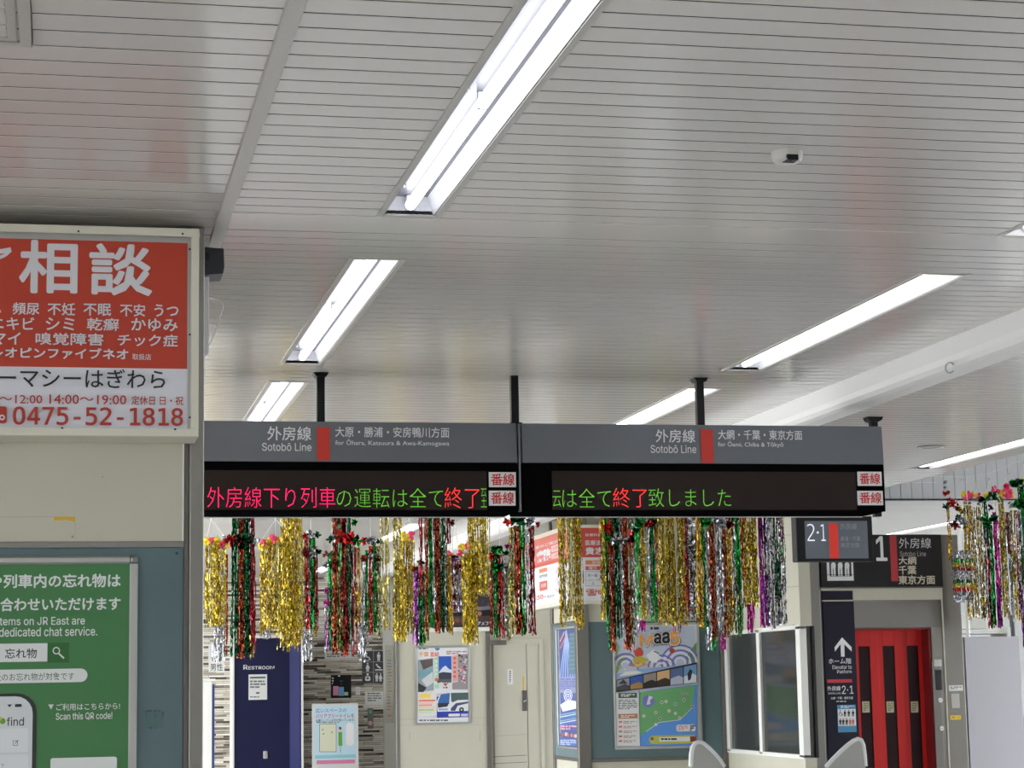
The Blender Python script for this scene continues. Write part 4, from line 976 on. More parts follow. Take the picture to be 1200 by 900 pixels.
s = Sheet(X=XWp, step=0.001); s.line([(890, 690.5), (936, 687)], 0.7, jn); s.line([(890, 630), (936, 626)], 0.5, jn)
for x, y in ((929, 634), (930, 733)): s.disc2(x, y, 1.4, INK(150, 140, 110), 8)
struct(s, 'trim_glazed_joint')

# ------------------------------------------------------------------ lift
xa, xb, xc, xd = [at(x, 800, Y=YE).x for x in (946.5, 961.5, 1108.5, 1130.5)]
zE = at(1030, 627, Y=YE).z
b = MB(); b.box(xa, xb+0.012, YE-0.03, at(937.5, 800, X=xa).y, 0, CEIL-0.004, M('column_grey', (132, 130, 126), 0.5, 0.3)); struct(b, 'column_steel', 0.004)
x0_, x1_ = at(1002.5, 800, Y=YE).x, at(1094, 800, Y=YE).x
zD = at(1045, 736, Y=YE).z
b = MB(); b.box(xb, x0_, YE, YE+1.9, 0, zE, steeld); b.box(x1_, xd, YE, YE+1.9, 0, zE, steeld); b.box(x0_, x1_, YE, YE+1.9, zD, zE, steeld); b.box(x0_, x1_, YE+1.7, YE+1.9, 0, zD, white); struct(b, 'wall_elevator', 0.004)
b = MB(); u = Sheet(Y=YE).span(996, 691, 1104, 703); b.box(u[0]-0.26, u[1], YE-0.012, YE, u[3]-0.006, u[3]+0.012, cream); b.box(u[0], u[1], YE-0.012, YE, u[2], u[3]-0.006, cream); b.box(xc-0.012, xc, YE-0.014, YE, 0, u[3], cream); b.box(xb+0.004, xb+0.02, YE-0.014, YE, 0, u[3], cream); struct(b, 'trim_elevator_band', 0.002)
steell = brushed('lift_steel', (108, 106, 103), 0.36)
t = thing('elevator', 'red three panel lift with steel surround and narrow door windows', 'elevator', ((x0_+x1_)/2, YE, 0))
b = MB(); u = Sheet(Y=YE).span(997, 705, 1104, 735.5); b.box(u[0], u[1], YE-0.006, YE-0.0005, u[2], u[3], steell); b.build('header', t, 0.002)
b = MB(); u = Sheet(Y=YE).span(1093.5, 735, 1103, 900); b.box(u[0], u[1], YE-0.006, YE-0.0005, 0, u[2]+0.9, steell); b.build('jamb', t, 0.002)
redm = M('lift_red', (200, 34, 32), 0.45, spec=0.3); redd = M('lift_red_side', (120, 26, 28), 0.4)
pane = M('lift_glass', (44, 24, 26), 0.35, spec=0.1)
edges = [1001, 1028, 1057, 1086]; slots = [(1007.5, 1021), (1036, 1050), (1064.5, 1078)]
for i in range(3):
    yy = YE+0.10+0.035*i
    p0, p1 = at(edges[i], 800, Y=yy).x-0.004, at(edges[i+1], 800, Y=yy).x
    if i < 2: p1 += 0.02
    w0, w1 = at(slots[i][0], 800, Y=yy).x, at(slots[i][1], 800, Y=yy).x
    zt, zl = at(1040, 757, Y=yy).z, 0.62
    b = MB(); b.box(p0, w0, yy, yy+0.028, 0.01, zD+0.02, redm); b.box(w1, p1, yy, yy+0.028, 0.01, zD+0.02, redm); b.box(w0, w1, yy, yy+0.028, zt, zD+0.02, redm); b.box(w0, w1, yy, yy+0.028, 0.01, zl, redm)
    dp = b.build('door_panel', t, 0.002)
    b = MB(); b.box(w0-0.002, w1+0.002, yy+0.012, yy+0.018, zl-0.002, zt+0.002, pane); b.build('pane', dp)
    s = Sheet(Y=yy+0.011); xx = slots[i][0]+3; s.rect(xx, 822, xx+8.5, 835, M('lift_sticker', (196, 188, 160), 0.5)); s.lines(xx+1, 823.5, xx+7.5, 834, 5, INK(120, 130, 80), 0.6, i)
    tag(s.build('sticker', dp), 'pale sticker on the glass')
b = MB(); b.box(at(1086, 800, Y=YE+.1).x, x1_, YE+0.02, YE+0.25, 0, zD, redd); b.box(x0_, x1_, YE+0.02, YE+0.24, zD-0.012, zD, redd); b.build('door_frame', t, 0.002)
t2 = thing('lift_sign', 'dark sign over the red lift for platform 1 with red bar', 'sign', (xb, YE, zE))
u = Sheet(Y=YE).span(960, 627, 1102.5, 688)
b = MB(); b.box(u[0], u[1], YE-0.03, YE-0.0005, u[2], u[3], dark); b.build('panel', t2, 0.003)
s = Sheet(Y=YE-0.03)
s.text('2·1', 1001, 628.5, 1039, 657, INW, 0.02); s.rect(1043.5, 627.5, 1051.5, 681, M('sign_red', (186, 46, 52), 0.45)); s.text('外房線', 1053.5, 630.5, 1091, 642.5, INW, -0.005); s.text('Sotobo Line', 1054.5, 646, 1085, 652, M('sign_dim', (170, 168, 164), 0.5))
SB = M('sign_beige', (206, 198, 176), 0.5)
s.text('大網', 1053, 652.5, 1073.5, 661.5, SB, 0.03); s.text('千葉', 1053, 663, 1073.5, 673, SB, 0.03); s.text('東京方面', 1053, 674.5, 1095.5, 684.5, SB, 0.03)
s.rect(969, 659, 1000, 680.5, INW); s.rect(972, 657, 997.5, 675.5, dark); s.rect(1005, 640, 1005.2, 641, dark)
for x in (976.5, 984.5, 992.5): s.rect(x-2.8, 659, x+2.8, 666.5, INW, 0.02); s.rect(x-2.6, 664, x-0.4, 675, INW); s.rect(x+0.4, 664, x+2.6, 675, INW)
s.line([(960, 673.5), (1000, 673.5)], 0.6, dark); s.build('lettering', t2)
t3 = thing('lift_column_sign', 'tall dark column sign with white up arrow beside the red lift', 'sign', (x0_, YE, 0.2))
u = Sheet(Y=YE).span(961, 692.5, 998.5, 703); v = Sheet(Y=YE).span(963, 705, 999.5, 905)
navy2 = M('column_navy', (38, 36, 50), 0.5, spec=0.15)
b = MB(); b.box(u[0]+0.012, u[1], YE-0.02, YE-0.0005, u[2], u[3], navy2); b.box(u[0]+0.012, u[1]+0.006, YE-0.02, YE-0.0005, 0.1, u[2]-0.014, navy2); b.build('panel', t3, 0.002)
b = MB(); b.box(u[0]+0.012, u[1], YE-0.014, YE-0.0005, u[2]-0.012, u[2]-0.002, cream); b.build('joint', t3)
s = Sheet(Y=YE-0.02)
s.poly([(986.8, 747), (998, 758.5), (998, 763.5), (989.4, 755), (989.8, 769.5), (985.6, 769.5), (985, 755), (978.5, 763.5), (978, 758.5)], INW)
s.text('ホーム階', 971, 771.5, 997.5, 778, INW, 0.01); s.text('Elevator to', 975.5, 779.5, 998, 784, INW, 0.0); s.text('Platform', 981, 785, 998, 789, INW, 0.0)
s.rect(969.5, 796, 998.5, 800, M('sign_red', (186, 46, 52), 0.45)); s.text('外房線', 969.5, 804, 985, 809.5, INW, 0.008); s.text('2·1', 986.5, 803.5, 1000, 813, INW, 0.0); s.text('Sotobo Line', 970.5, 811, 985, 813.5, INW); s.text('大網・千葉・東京方面', 973.5, 816.5, 999.5, 819.5, INW, 0.01); s.lines(980, 821.5, 999, 823, 1, INW, 0.6, 3)
s.rect(981.5, 826, 1003.2, 858, INK(66, 136, 176)); s.rect(982, 831, 1002.8, 850.5, INW); s.lines(985, 827, 1001, 830.5, 2, INW, 0.5, 3)
chair_icon(s, 984.5, 832, 7, INK0)
for x in (990, 994.5, 999.5): person(s, x, 832, 7.5, INK0)
for x in (984.5, 988, 992, 996, 999.5): person(s, x, 842, 7.5, INK(190, 100, 100) if x > 995 else INK0)
s.build('lettering', t3)
t4 = t
upright('indicator', 1097, 785, 1103.7, 808.5, YE-0.016, 0.016, INK0, 0.002, t4); upright('label_plate', 1094.5, 772.5, 1103.5, 781, YE-0.012, 0.012, M('plate_steel', (170, 170, 166), 0.4, 0.6), 0.002, t4)
for y in (820.5, 853.5):
    q = at(1101+(y-820)*0.05, y, Y=YE); b = MB(); b.disc((q.x, YE-0.02, q.z), 0.021, 'y', alu, 20, 0.02); b.disc((q.x, YE-0.024, q.z), 0.013, 'y', INW, 16, 0.006); b.disc((q.x, YE-0.026, q.z), 0.005, 'y', INK0, 10, 0.004); b.build('call_button', t4)
s = Sheet(Y=YE-0.012); s.line([(1099.5, 796), (1101.5, 798), (1099.5, 800)], 0.6, INW); s.build('arrow', t4)
s = Sheet(Y=YE, step=0.002); s.rect(1112, 803, 1128.5, 809.5, paper); s.lines(1113.5, 804.5, 1127, 808.5, 2, ink_g, 0.6, 1); tag(s.build('door_label'), 'white label strip on the outer steel beside the lift buttons', 'label')
s = Sheet(Y=YE, step=0.002); s.rect(1113.5, 838, 1126.5, 843.5, M('label_yellow', (216, 186, 60), 0.5), 0.01); s.lines(1116, 840, 1124, 842.5, 1, INK(150, 120, 40), 0.6, 1); tag(s.build('door_label'), 'yellow label on the outer steel beside the lift buttons', 'label')
upright('outer_plate', 1115, 813, 1124.5, 830, YE-0.004, 0.0035, steel, 0.001, t4)

# --- hanging platform screen
YV = 11.75*1.0
u = Sheet(Y=YV).span(933.5, 605, 1023, 658)
t = thing('platform_screen', 'small hanging screen showing 2 and 1 with a red bar under the board for Chiba', 'screen', ((u[0]+u[1])/2, YV, u[2]))
b = MB(); b.box(u[0], u[1], YV, YV+0.09, u[2], u[3], black); b.build('case', t, 0.006)
v = Sheet(Y=YV).span(943, 610.5, 1017, 654.5); s = Sheet(Y=YV, step=0.0008)
s.rect(943.5, 610.5, 1017, 654.5, M('screen_grey', (92, 98, 110), 0.35, emit=0.06)); s.build('screen', t)
s = Sheet(Y=YV, step=0.0008); s.n = 3; LW = M('screen_white', (224, 228, 236), 0.4, emit=0.5); LG = M('screen_dim', (140, 144, 154), 0.4)
s.text('2', 946, 614, 954.5, 634, LW, -0.01); s.disc2(958.3, 624, 1.4, LW, 10); s.text('1', 962, 614.5, 967.5, 634, LW, -0.01)
s.rect(971.8, 613, 982.3, 654.5, M('screen_red', (208, 42, 24), 0.4, emit=0.15)); s.text('外房線', 984.5, 613.5, 1004, 620.5, LG, 0.01); s.text('勝浦・千葉', 985, 628.5, 1008, 634, LG, 0.01); s.text('東京方面', 985, 636, 1007, 641.5, LG, 0.01); s.build('screen_print', t)
p = at(1023, 490, Y=YV+0.045)
b = MB(); b.box(p.x-0.022, p.x+0.022, YV+0.023, YV+0.067, u[3], CEIL, black); b.prism([(p.x-0.05, CEIL), (p.x+0.05, CEIL), (p.x+0.04, CEIL-0.02), (p.x+0.02, CEIL-0.03), (p.x-0.02, CEIL-0.03), (p.x-0.04, CEIL-0.02)], 'y', YV, YV+0.09, black)
b.build('hanger', t, 0.003)
b = MB(); p2 = u[0]+0.05; b.box(p2-0.02, p2+0.02, YV+0.023, YV+0.067, u[3], CEIL, black); b.build('hanger', t, 0.003)

# --- ticket gates: rounded wing panels over low cabinets
YGt = 15.2
def gate(label, px, flip):
    pts = [at(x, y, Y=YGt) for x, y in px]
    prof = [(p.x, p.z) for p in pts]
    zl = 0.72
    if flip: prof = [(prof[0][0]-0.32, zl), (prof[-1][0], zl)][:1]+prof+[(prof[-1][0]+0.01, zl)]
    else: prof = [(prof[0][0]-0.01, zl)]+prof+[(prof[-1][0]+0.32, zl)]
    xs = [p[0] for p in prof]; t = thing('ticket_gate', label, 'ticket gate', (sum(xs)/len(xs), YGt, 0))
    b = MB(); b.prism(prof, 'y', YGt, YGt+0.03, M('gate_panel', (150, 150, 146), 0.45)); b.build('wing_panel', t, 0.004)
    b = MB(); b.tube([(x, YGt+0.015, z) for x, z in prof[1:-1]], 0.02, M('gate_rim', (196, 198, 198), 0.4), 8); b.build('rim', t)
    b = MB(); b.box(min(xs), max(xs), YGt-0.1, YGt+1.3, 0, zl+0.02, M('gate_body', (190, 192, 194), 0.4)); b.build('cabinet', t, 0.02)
gate('ticket gate with rounded grey wing panel before the coast map poster', [(810.5, 898), (811, 884), (812.5, 876), (815.5, 871.5), (820, 870), (825, 872), (831, 877), (838, 884), (844, 891), (849, 899)], False)
gate('ticket gate with rounded grey wing panel before the red lift', [(969, 899), (977, 890), (986, 881), (995, 873), (1001, 868.5), (1006, 866.5), (1010, 868), (1012, 873), (1013.5, 885), (1014.5, 898)], True)

# --- white board and shelving beyond the lift
u = Sheet(Y=17.8).span(1131.5, 746, 1198.5, 905)
t = thing('white_board', 'large plain white board standing beside the steel lift surround', 'board', ((u[0]+u[1])/2, 17.8, 0))
b = MB(); b.box(u[0]+0.02, u[1], 17.8, 17.84, 0.06, u[3], M('board_white', (212, 211, 220), 0.5)); b.build('panel', t, 0.004)
b = MB(); b.box(u[0]+0.05, u[0]+0.1, 17.6, 18.05, 0, 0.06, alu); b.box(u[1]-0.1, u[1]-0.05, 17.6, 18.05, 0, 0.06, alu); b.build('foot', t)
b = MB(); b.box(XW+1.6, XR, 26.2, 26.35, 0, CEIL-0.004, M('far_grey', (166, 168, 170), 0.5)); struct(b, 'wall_far')
t = thing('white_shelf', 'white shelf unit peeking over the plain white board', 'shelf', (10, 20.6, 0))
u = Sheet(Y=20.6).span(1124.5, 718.5, 1157.5, 737); b = MB(); b.box(u[0]-0.3, u[1], 20.6, 20.9, u[2], u[3], white); b.build('cupboard', t, 0.006)
u2 = Sheet(Y=20.5).span(1142, 737.5, 1184, 760); b = MB(); b.box(u2[0], u2[1], 20.5, 20.9, u2[3]-0.045, u2[3]-0.035, white); b.box(u2[1]-0.04, u2[1], 20.48, 20.9, 0, u2[3]+0.02, white); b.box(u2[0], u2[1], 20.5, 20.9, u2[3]-0.12, u2[3]-0.075, white); b.box(u2[0]-0.2, u2[0], 20.5, 20.9, 0, u2[2], white); b.box(u[0]-0.3, u[0], 20.6, 20.9, 0, u[3], white); b.build('frame', t, 0.004)
p = at(1132.5, 705, Y=20.0); b = MB(); b.tube([(p.x, 20, 0), (p.x, 20, CEIL)], 0.02, white, 10); struct(b, 'trim_pole')
p = at(1187, 740, Y=21.2); b = MB(); b.tube([(p.x, 21.2, 0), (p.x, 21.2, 2.25)], 0.03, M('pole_dark', (70, 72, 74), 0.5), 10)
b.disc((p.x, 21.2, 0), 0.16, 'z', M('pole_dark', (70, 72, 74), 0.5), 16, 0.03); tag(b.build('post'), 'thin dark post beyond the plain white board', 'post')

# ------------------------------------------------------------------ tinsel garlands
def foil(name, rgb, rough=0.27): return M('foil_'+name, rgb, rough, 1.0)
FO = dict(gold=foil('gold', (172, 150, 44)), amber=foil('amber', (170, 136, 44)), pale=foil('pale_gold', (168, 156, 84)), green=foil('green', (30, 118, 50)), dgreen=foil('dark_green', (22, 84, 48)),
          olive=foil('olive', (124, 122, 76)), rust=foil('rust', (142, 66, 40)), red=foil('red', (166, 40, 38)), maroon=foil('maroon', (122, 36, 42)), silver=foil('silver', (172, 174, 180), 0.2),
          purple=foil('purple', (112, 52, 122)), magenta=foil('magenta', (164, 52, 130)), clear=foil('clear_silver', (148, 150, 156), 0.16))
MIXES = dict(holo=['silver', 'magenta', 'green', 'purple', 'silver', 'pale'], mauve=['purple', 'silver', 'maroon', 'purple'])
PINK = M('flower_pink', (255, 66, 128), 0.55); YEL = M('flower_yellow', (250, 226, 60), 0.55); ORG = M('flower_orange', (250, 130, 80), 0.55)
CORD = M('cord_white', (226, 226, 226), 0.6)
def ribbon(b, x, y, zt, zb, wd, mat, rg, tw=0.9, step=0.0125):
    n = max(4, int((zt-zb)/step)); th = rg.uniform(0, 6.28); dx = dy = 0.0; tilt = rg.gauss(0, 0.0025)
    prev = None; k = b.mi(mat)
    for i in range(n+1):
        z = zt+(zb-zt)*i/n
        th += rg.gauss(0, tw)*0.8; dx = dx*0.9+rg.gauss(0, 0.0011); dy = dy*0.9+rg.gauss(0, 0.0016)
        w2 = wd/2*rg.uniform(0.75, 1.15); c, s = math.cos(th)*w2, math.sin(th)*w2
        cx = x+dx+tilt*i/n*3; cy = y+dy
        zz = z+rg.uniform(-0.2, 0.2)*step if 0 < i < n else z
        b.v += [(cx-c, cy-s, zz+rg.uniform(-.3, .3)*step), (cx+c, cy+s, zz+rg.uniform(-.3, .3)*step)]
        m_ = len(b.v)
        if i:
            b.f.append((m_-4, m_-3, m_-1, m_-2)); b.m.append(k); b.sm.append(False)
def bow_mesh(b, c, r, mat, rg, n=15):
    c = Vector(c)
    for i in range(n):
        d = Vector((rg.gauss(0, 1), rg.gauss(0, 0.7), rg.gauss(0, 0.8))).normalized(); s = d.orthogonal().normalized(); s = (Matrix.Rotation(rg.uniform(0, 6.28), 3, d) @ s)*r*0.34; q = d.cross(s).normalized()*r*0.16
        L = r*rg.uniform(0.75, 1.1)
        p0, p1, p2, p3, tip = c, c+d*L*.5+s+q, c+d*L*.55-q, c+d*L*.5-s+q, c+d*L
        b.face([p0, p1, p2], mat); b.face([p0, p2, p3], mat); b.face([p1, tip, p2], mat); b.face([p2, tip, p3], mat)
def flower_mesh(b, c, r, mat, rg):
    c = Vector(c)
    for i in range(14):
        d = Vector((rg.gauss(0, 1), rg.gauss(0, 1), rg.gauss(0, 1))).normalized()
        b.ball(c+d*r*0.66, r*0.36, mat, 6)
def garland(label, Y, strands, bows=(), flowers=(), apex=None, group=None, seed=0, cordy=None, name='hanging_garland'):
    """strands: (colour, x0, x1, ytop, ybot, ribbons, ribbon width in px); bows: (colour, x, y, radius); flowers: (material, x, y, radius) in photo pixels at distance Y"""
    rg = random.Random(seed); px = Y/FPX*1.03
    xs = [v for s in strands for v in s[1:3]]; yt = min(s[3] for s in strands)
    xm = sum(xs)/len(xs); top = at(xm, yt, Y=Y)
    t = thing(name, label, 'garland', tuple(top), group)
    for (col, x0, x1, y0, y1, n, wd) in strands:
        b = MB(); ym = (y0+y1)/2
        xa, xb = at(x0, ym, Y=Y).x, at(x1, ym, Y=Y).x; zt, zb = at((x0+x1)/2, y0, Y=Y).z, at((x0+x1)/2, y1, Y=Y).z
        dep = max(0.02, min(0.1, (xb-xa)*0.5))
        bands = col == 'rainbow'
        n = int(n*(1.65 if col in ('gold', 'pale', 'amber') else 1.7))
        for i in range(n):
            x = xa+(xb-xa)*((i+0.5)/n)+rg.uniform(-.5, .5)*(xb-xa)/n; y = Y+rg.uniform(-dep, dep)
            z1 = zb+abs(rg.gauss(0, 0.02))*(1.6 if col in ('gold', 'pale', 'amber') else 1)
            if bands:
                seq = ['clear', 'silver', 'green', 'gold', 'maroon', 'clear', 'silver', 'dgreen', 'gold', 'red', 'clear']; zz = zt; k = 0
                while zz > zb+0.005:
                    h = 0.034; ribbon(b, x, y, zz, max(zz-h, zb), wd*px, FO[seq[k % len(seq)]], rg, 0.5, 0.012); zz -= h; k += 1
            else:
                c = rg.choice(MIXES[col]) if col in MIXES else col
                if col == 'gold': c = rg.choice(['gold', 'gold', 'gold', 'amber', 'pale'])
                if col == 'pale': c = rg.choice(['pale', 'pale', 'gold'])
                ribbon(b, x, y, zt, z1, wd*px*rg.uniform(.8, 1.2), FO[c], rg, 0.45 if col in ('silver', 'clear', 'magenta', 'purple', 'green', 'maroon') else 0.85)
        b.build('streamer', t)
    for (col, x, y, r) in bows:
        b = MB(); p = at(x, y, Y=Y-0.03); bow_mesh(b, p, r*px*1.35, FO[col], rg); b.build('bow', t)
    for (mt, x, y, r) in flowers:
        b = MB(); p = at(x, y, Y=Y-0.02); flower_mesh(b, p, r*px*1.15, mt, rg); b.build('flower', t)
    b = MB(); hz = at(xm, yt, Y=Y); xa, xb = at(min(xs), yt, Y=Y), at(max(xs), yt, Y=Y)
    b.tube([(xa.x, Y, xa.z+0.003), (xb.x, Y, xa.z+0.003)], 0.003, CORD, 5)
    if apex: ap = at(apex[0], apex[1], Y=Y)
    else: ap = Vector((hz.x, Y, min(hz.z+0.1, CORDZ)))
    for x in ((xa.x+0.004, hz.x, xb.x-0.004) if flowers else (ap.x,)): b.tube([(x, Y, xa.z+0.003), ap], 0.0026, CORD, 5)
    if not cordy: b.tube([ap, (ap.x, Y, CEIL-0.0005)], 0.0026, CORD, 5)
    if cordy: b.tube([ap, (ap.x, cordy, ap.z+0.004)], 0.0026, CORD, 5)
    b.ball(ap, 0.008, CORD, 6, (1, 1, 1.6))
    b.build('hanging_cord', t)
    return t
CORDZ = CEIL-0.06
YA, YB_, YR = 15.2, 16.9, 16.2
G1, G2, G3 = 'tinsel garlands hung below the departure boards', 'flower topped and bow topped garlands behind', 'garlands over the plain white board'
T = 584
near = [
 ('green and rust tinsel garland with wide red and dark green bow over the navy panel',
  [('dgreen', 272.5, 278, T, 771, 7, 1.8), ('rust', 279, 285.5, T, 773, 9, 1.9), ('dgreen', 286, 292.5, T, 770, 9, 1.9), ('maroon', 293, 298.5, T, 768, 6, 1.7), ('silver', 276, 296, T, 760, 4, 1.2), ('holo', 293, 298, 745, 774, 4, 1.3)],
  [('red', 270, 633, 7.5), ('maroon', 279, 634, 6), ('dgreen', 287, 634, 9), ('dgreen', 282, 632, 6), ('silver', 300, 635, 5), ('silver', 264, 630, 3.5)]),
 ('pale gold tinsel curtain hanging over the top of the navy restroom panel',
  [('gold', 330.5, 353, T, 758, 26, 1.7), ('pale', 326, 352, 640, 764, 12, 1.6), ('mauve', 336, 341, 670, 725, 3, 1.4)], []),
 ('tinsel garland of rust, green and maroon strips with a big red rosette and green bow',
  [('rust', 390, 395.5, T, 768, 7, 1.8), ('green', 396, 399.5, T, 762, 4, 1.6), ('maroon', 400.5, 406, T, 770, 8, 1.8), ('rust', 404, 408, 640, 770, 4, 1.6), ('dgreen', 407, 411, T, 755, 5, 1.6), ('maroon', 412, 416.5, 640, 769, 5, 1.6), ('amber', 416, 422, 642, 735, 7, 1.6), ('olive', 393, 403, 645, 765, 5, 1.4), ('silver', 408, 414, 640, 760, 3, 1.2)],
  [('red', 400, 629, 8.5), ('red', 409, 631, 7.5), ('green', 418, 634, 6.5), ('silver', 391, 630, 5), ('dgreen', 386, 633, 3.6), ('green', 415, 612, 4)]),
 ('thin pale gold strands below the board for Ohara before a far tube light',
  [('pale', 446, 449, T, 735, 3, 1.4), ('pale', 452, 456, T, 740, 4, 1.5), ('pale', 460.5, 470, T, 742, 9, 1.7), ('gold', 463, 474, 655, 752, 9, 1.7)], []),
 ('maroon, green and rust tinsel garland hanging beside the dark photo panel',
  [('maroon', 491.5, 495, T, 700, 4, 1.6), ('rust', 498.5, 502, T, 742, 4, 1.7), ('green', 502.5, 506.5, T, 738, 5, 1.7), ('silver', 506.5, 509, T, 720, 3, 1.3), ('rust', 509.5, 516, T, 743, 10, 1.8), ('dgreen', 517, 522, T, 742, 6, 1.7), ('maroon', 523.5, 527, T, 638, 4, 1.6), ('silver', 520, 524, 640, 742, 4, 1.4), ('amber', 523, 529, 650, 745, 4, 1.4)], [('maroon', 529, 612, 4)]),
 ('gold tinsel curtain in front of the dark photo panel',
  [('gold', 549, 573, T, 700, 24, 1.7), ('gold', 542, 558, 650, 756, 18, 1.7)], []),
 ('tricolour garland with dark green bow under the seam of the two boards',
  [('pale', 598, 603, 618, 742, 6, 1.6), ('rust', 603.5, 609, 616, 744, 9, 1.8), ('green', 609.5, 615.5, 614, 746, 9, 1.8), ('silver', 616, 619.5, 614, 742, 4, 1.4), ('maroon', 620, 627, 614, 745, 8, 1.7), ('olive', 598, 600, 640, 748, 2, 1.4)],
  [('red', 594.5, 612, 5), ('dgreen', 604, 611, 6), ('dgreen', 612.5, 610, 6.5), ('silver', 623, 611, 6.5), ('red', 630, 614, 3.5)]),
 ('gold tinsel curtain before the corner of the clinic sign box',
  [('gold', 655, 661.5, T, 736, 8, 1.7), ('pale', 662, 675, T, 728, 12, 1.6), ('gold', 674, 682, T, 740, 9, 1.7)], []),
 ('rust, green and silver tinsel garland with one silver bow before the teal booth',
  [('gold', 704.5, 709.5, T, 728, 7, 1.7), ('green', 709.5, 713, T, 742, 4, 1.7), ('rust', 713.5, 719, T, 765, 8, 1.8), ('dgreen', 719.5, 726, T, 750, 8, 1.8), ('silver', 726, 730, T, 748, 4, 1.4), ('rust', 730.5, 736, T, 762, 8, 1.8), ('olive', 736, 741, T, 756, 5, 1.5), ('silver', 741, 746, T, 748, 5, 1.6), ('rust', 737, 741, 690, 765, 4, 1.6), ('dgreen', 711, 716, 700, 762, 3, 1.5)],
  [('red', 711.5, 618, 5.5), ('green', 712, 632, 5), ('silver', 721, 633, 6.5), ('silver', 730.5, 632, 7), ('maroon', 741.5, 632, 7), ('dgreen', 746, 624, 4)]),
 ('garland of gold, silver and green strips with green bow and magenta tail',
  [('green', 745.5, 748.5, T, 722, 4, 1.6), ('gold', 749.5, 756, T, 727, 9, 1.7), ('silver', 757, 762, T, 722, 5, 1.8), ('green', 762, 767, T, 730, 6, 1.8), ('magenta', 751, 757, 727, 741, 5, 1.8)],
  [('green', 750, 612, 6), ('dgreen', 745, 620, 4.5), ('red', 760, 614, 6), ('dgreen', 765, 612, 5)]),
 ('wide dense gold tinsel curtain above the wave tourist poster',
  [('gold', 769, 803, T, 734, 42, 1.8), ('magenta', 766.5, 769.5, T, 730, 4, 1.6), ('maroon', 790, 800, 700, 742, 4, 1.3)], []),
 ('flat white silver streamer with maroon strip beside the dense gold curtain',
  [('maroon', 803, 807, T, 724, 4, 1.7), ('silver', 806.5, 813, T, 728, 4, 4.0), ('green', 813, 815.5, T, 720, 3, 1.6)], []),
 ('long rust, silver and green garland with big silver bow before the dark windows',
  [('amber', 816.5, 822.5, T, 736, 8, 1.8), ('green', 823, 827, T, 740, 4, 1.6), ('silver', 827, 831, T, 755, 4, 1.6), ('rust', 831, 838, T, 752, 9, 1.8), ('silver', 838.5, 846, T, 745, 7, 1.6), ('rust', 847, 851.5, T, 748, 6, 1.8), ('amber', 851.5, 857.5, T, 742, 7, 1.7), ('silver', 858.5, 861, T, 730, 3, 1.7), ('green', 861, 868, T, 746, 9, 1.9), ('olive', 852, 866, 690, 748, 6, 1.4), ('magenta', 844, 851, 744, 763, 5, 1.8), ('green', 834, 840, 745, 763, 4, 1.8), ('silver', 828, 832, 740, 763, 3, 1.6)],
  [('green', 827, 612, 7.5), ('silver', 838, 610, 7), ('silver', 846, 611, 7.5), ('maroon', 854.5, 614, 5.5), ('green', 862, 606, 6)]),
 ('gold tinsel curtain with a magenta tail before the dark windows',
  [('gold', 869, 888, T, 712, 24, 1.8), ('rust', 868, 872, T, 680, 4, 1.6), ('magenta', 874.5, 884, 708, 742, 8, 2.0), ('silver', 866, 873, 700, 740, 3, 2.2)], []),
 ('magenta and silver tinsel garland at the end of the board for Chiba',
  [('magenta', 889.5, 893, T, 736, 5, 1.8), ('purple', 891, 899, T, 736, 6, 1.9), ('silver', 898, 902, T, 735, 4, 2.2), ('silver', 903.5, 908, T, 738, 5, 2.6), ('dgreen', 907, 910.5, T, 705, 4, 1.8), ('holo', 911, 918, T, 662, 8, 1.9), ('clear', 911, 921, 655, 735, 6, 2.6)], []),
]
for i, (lb, st, bw) in enumerate(near):
    garland(lb, YA+(-.17, .13, -.02)[i % 3], st, bw, (), None, G1, 100+i)
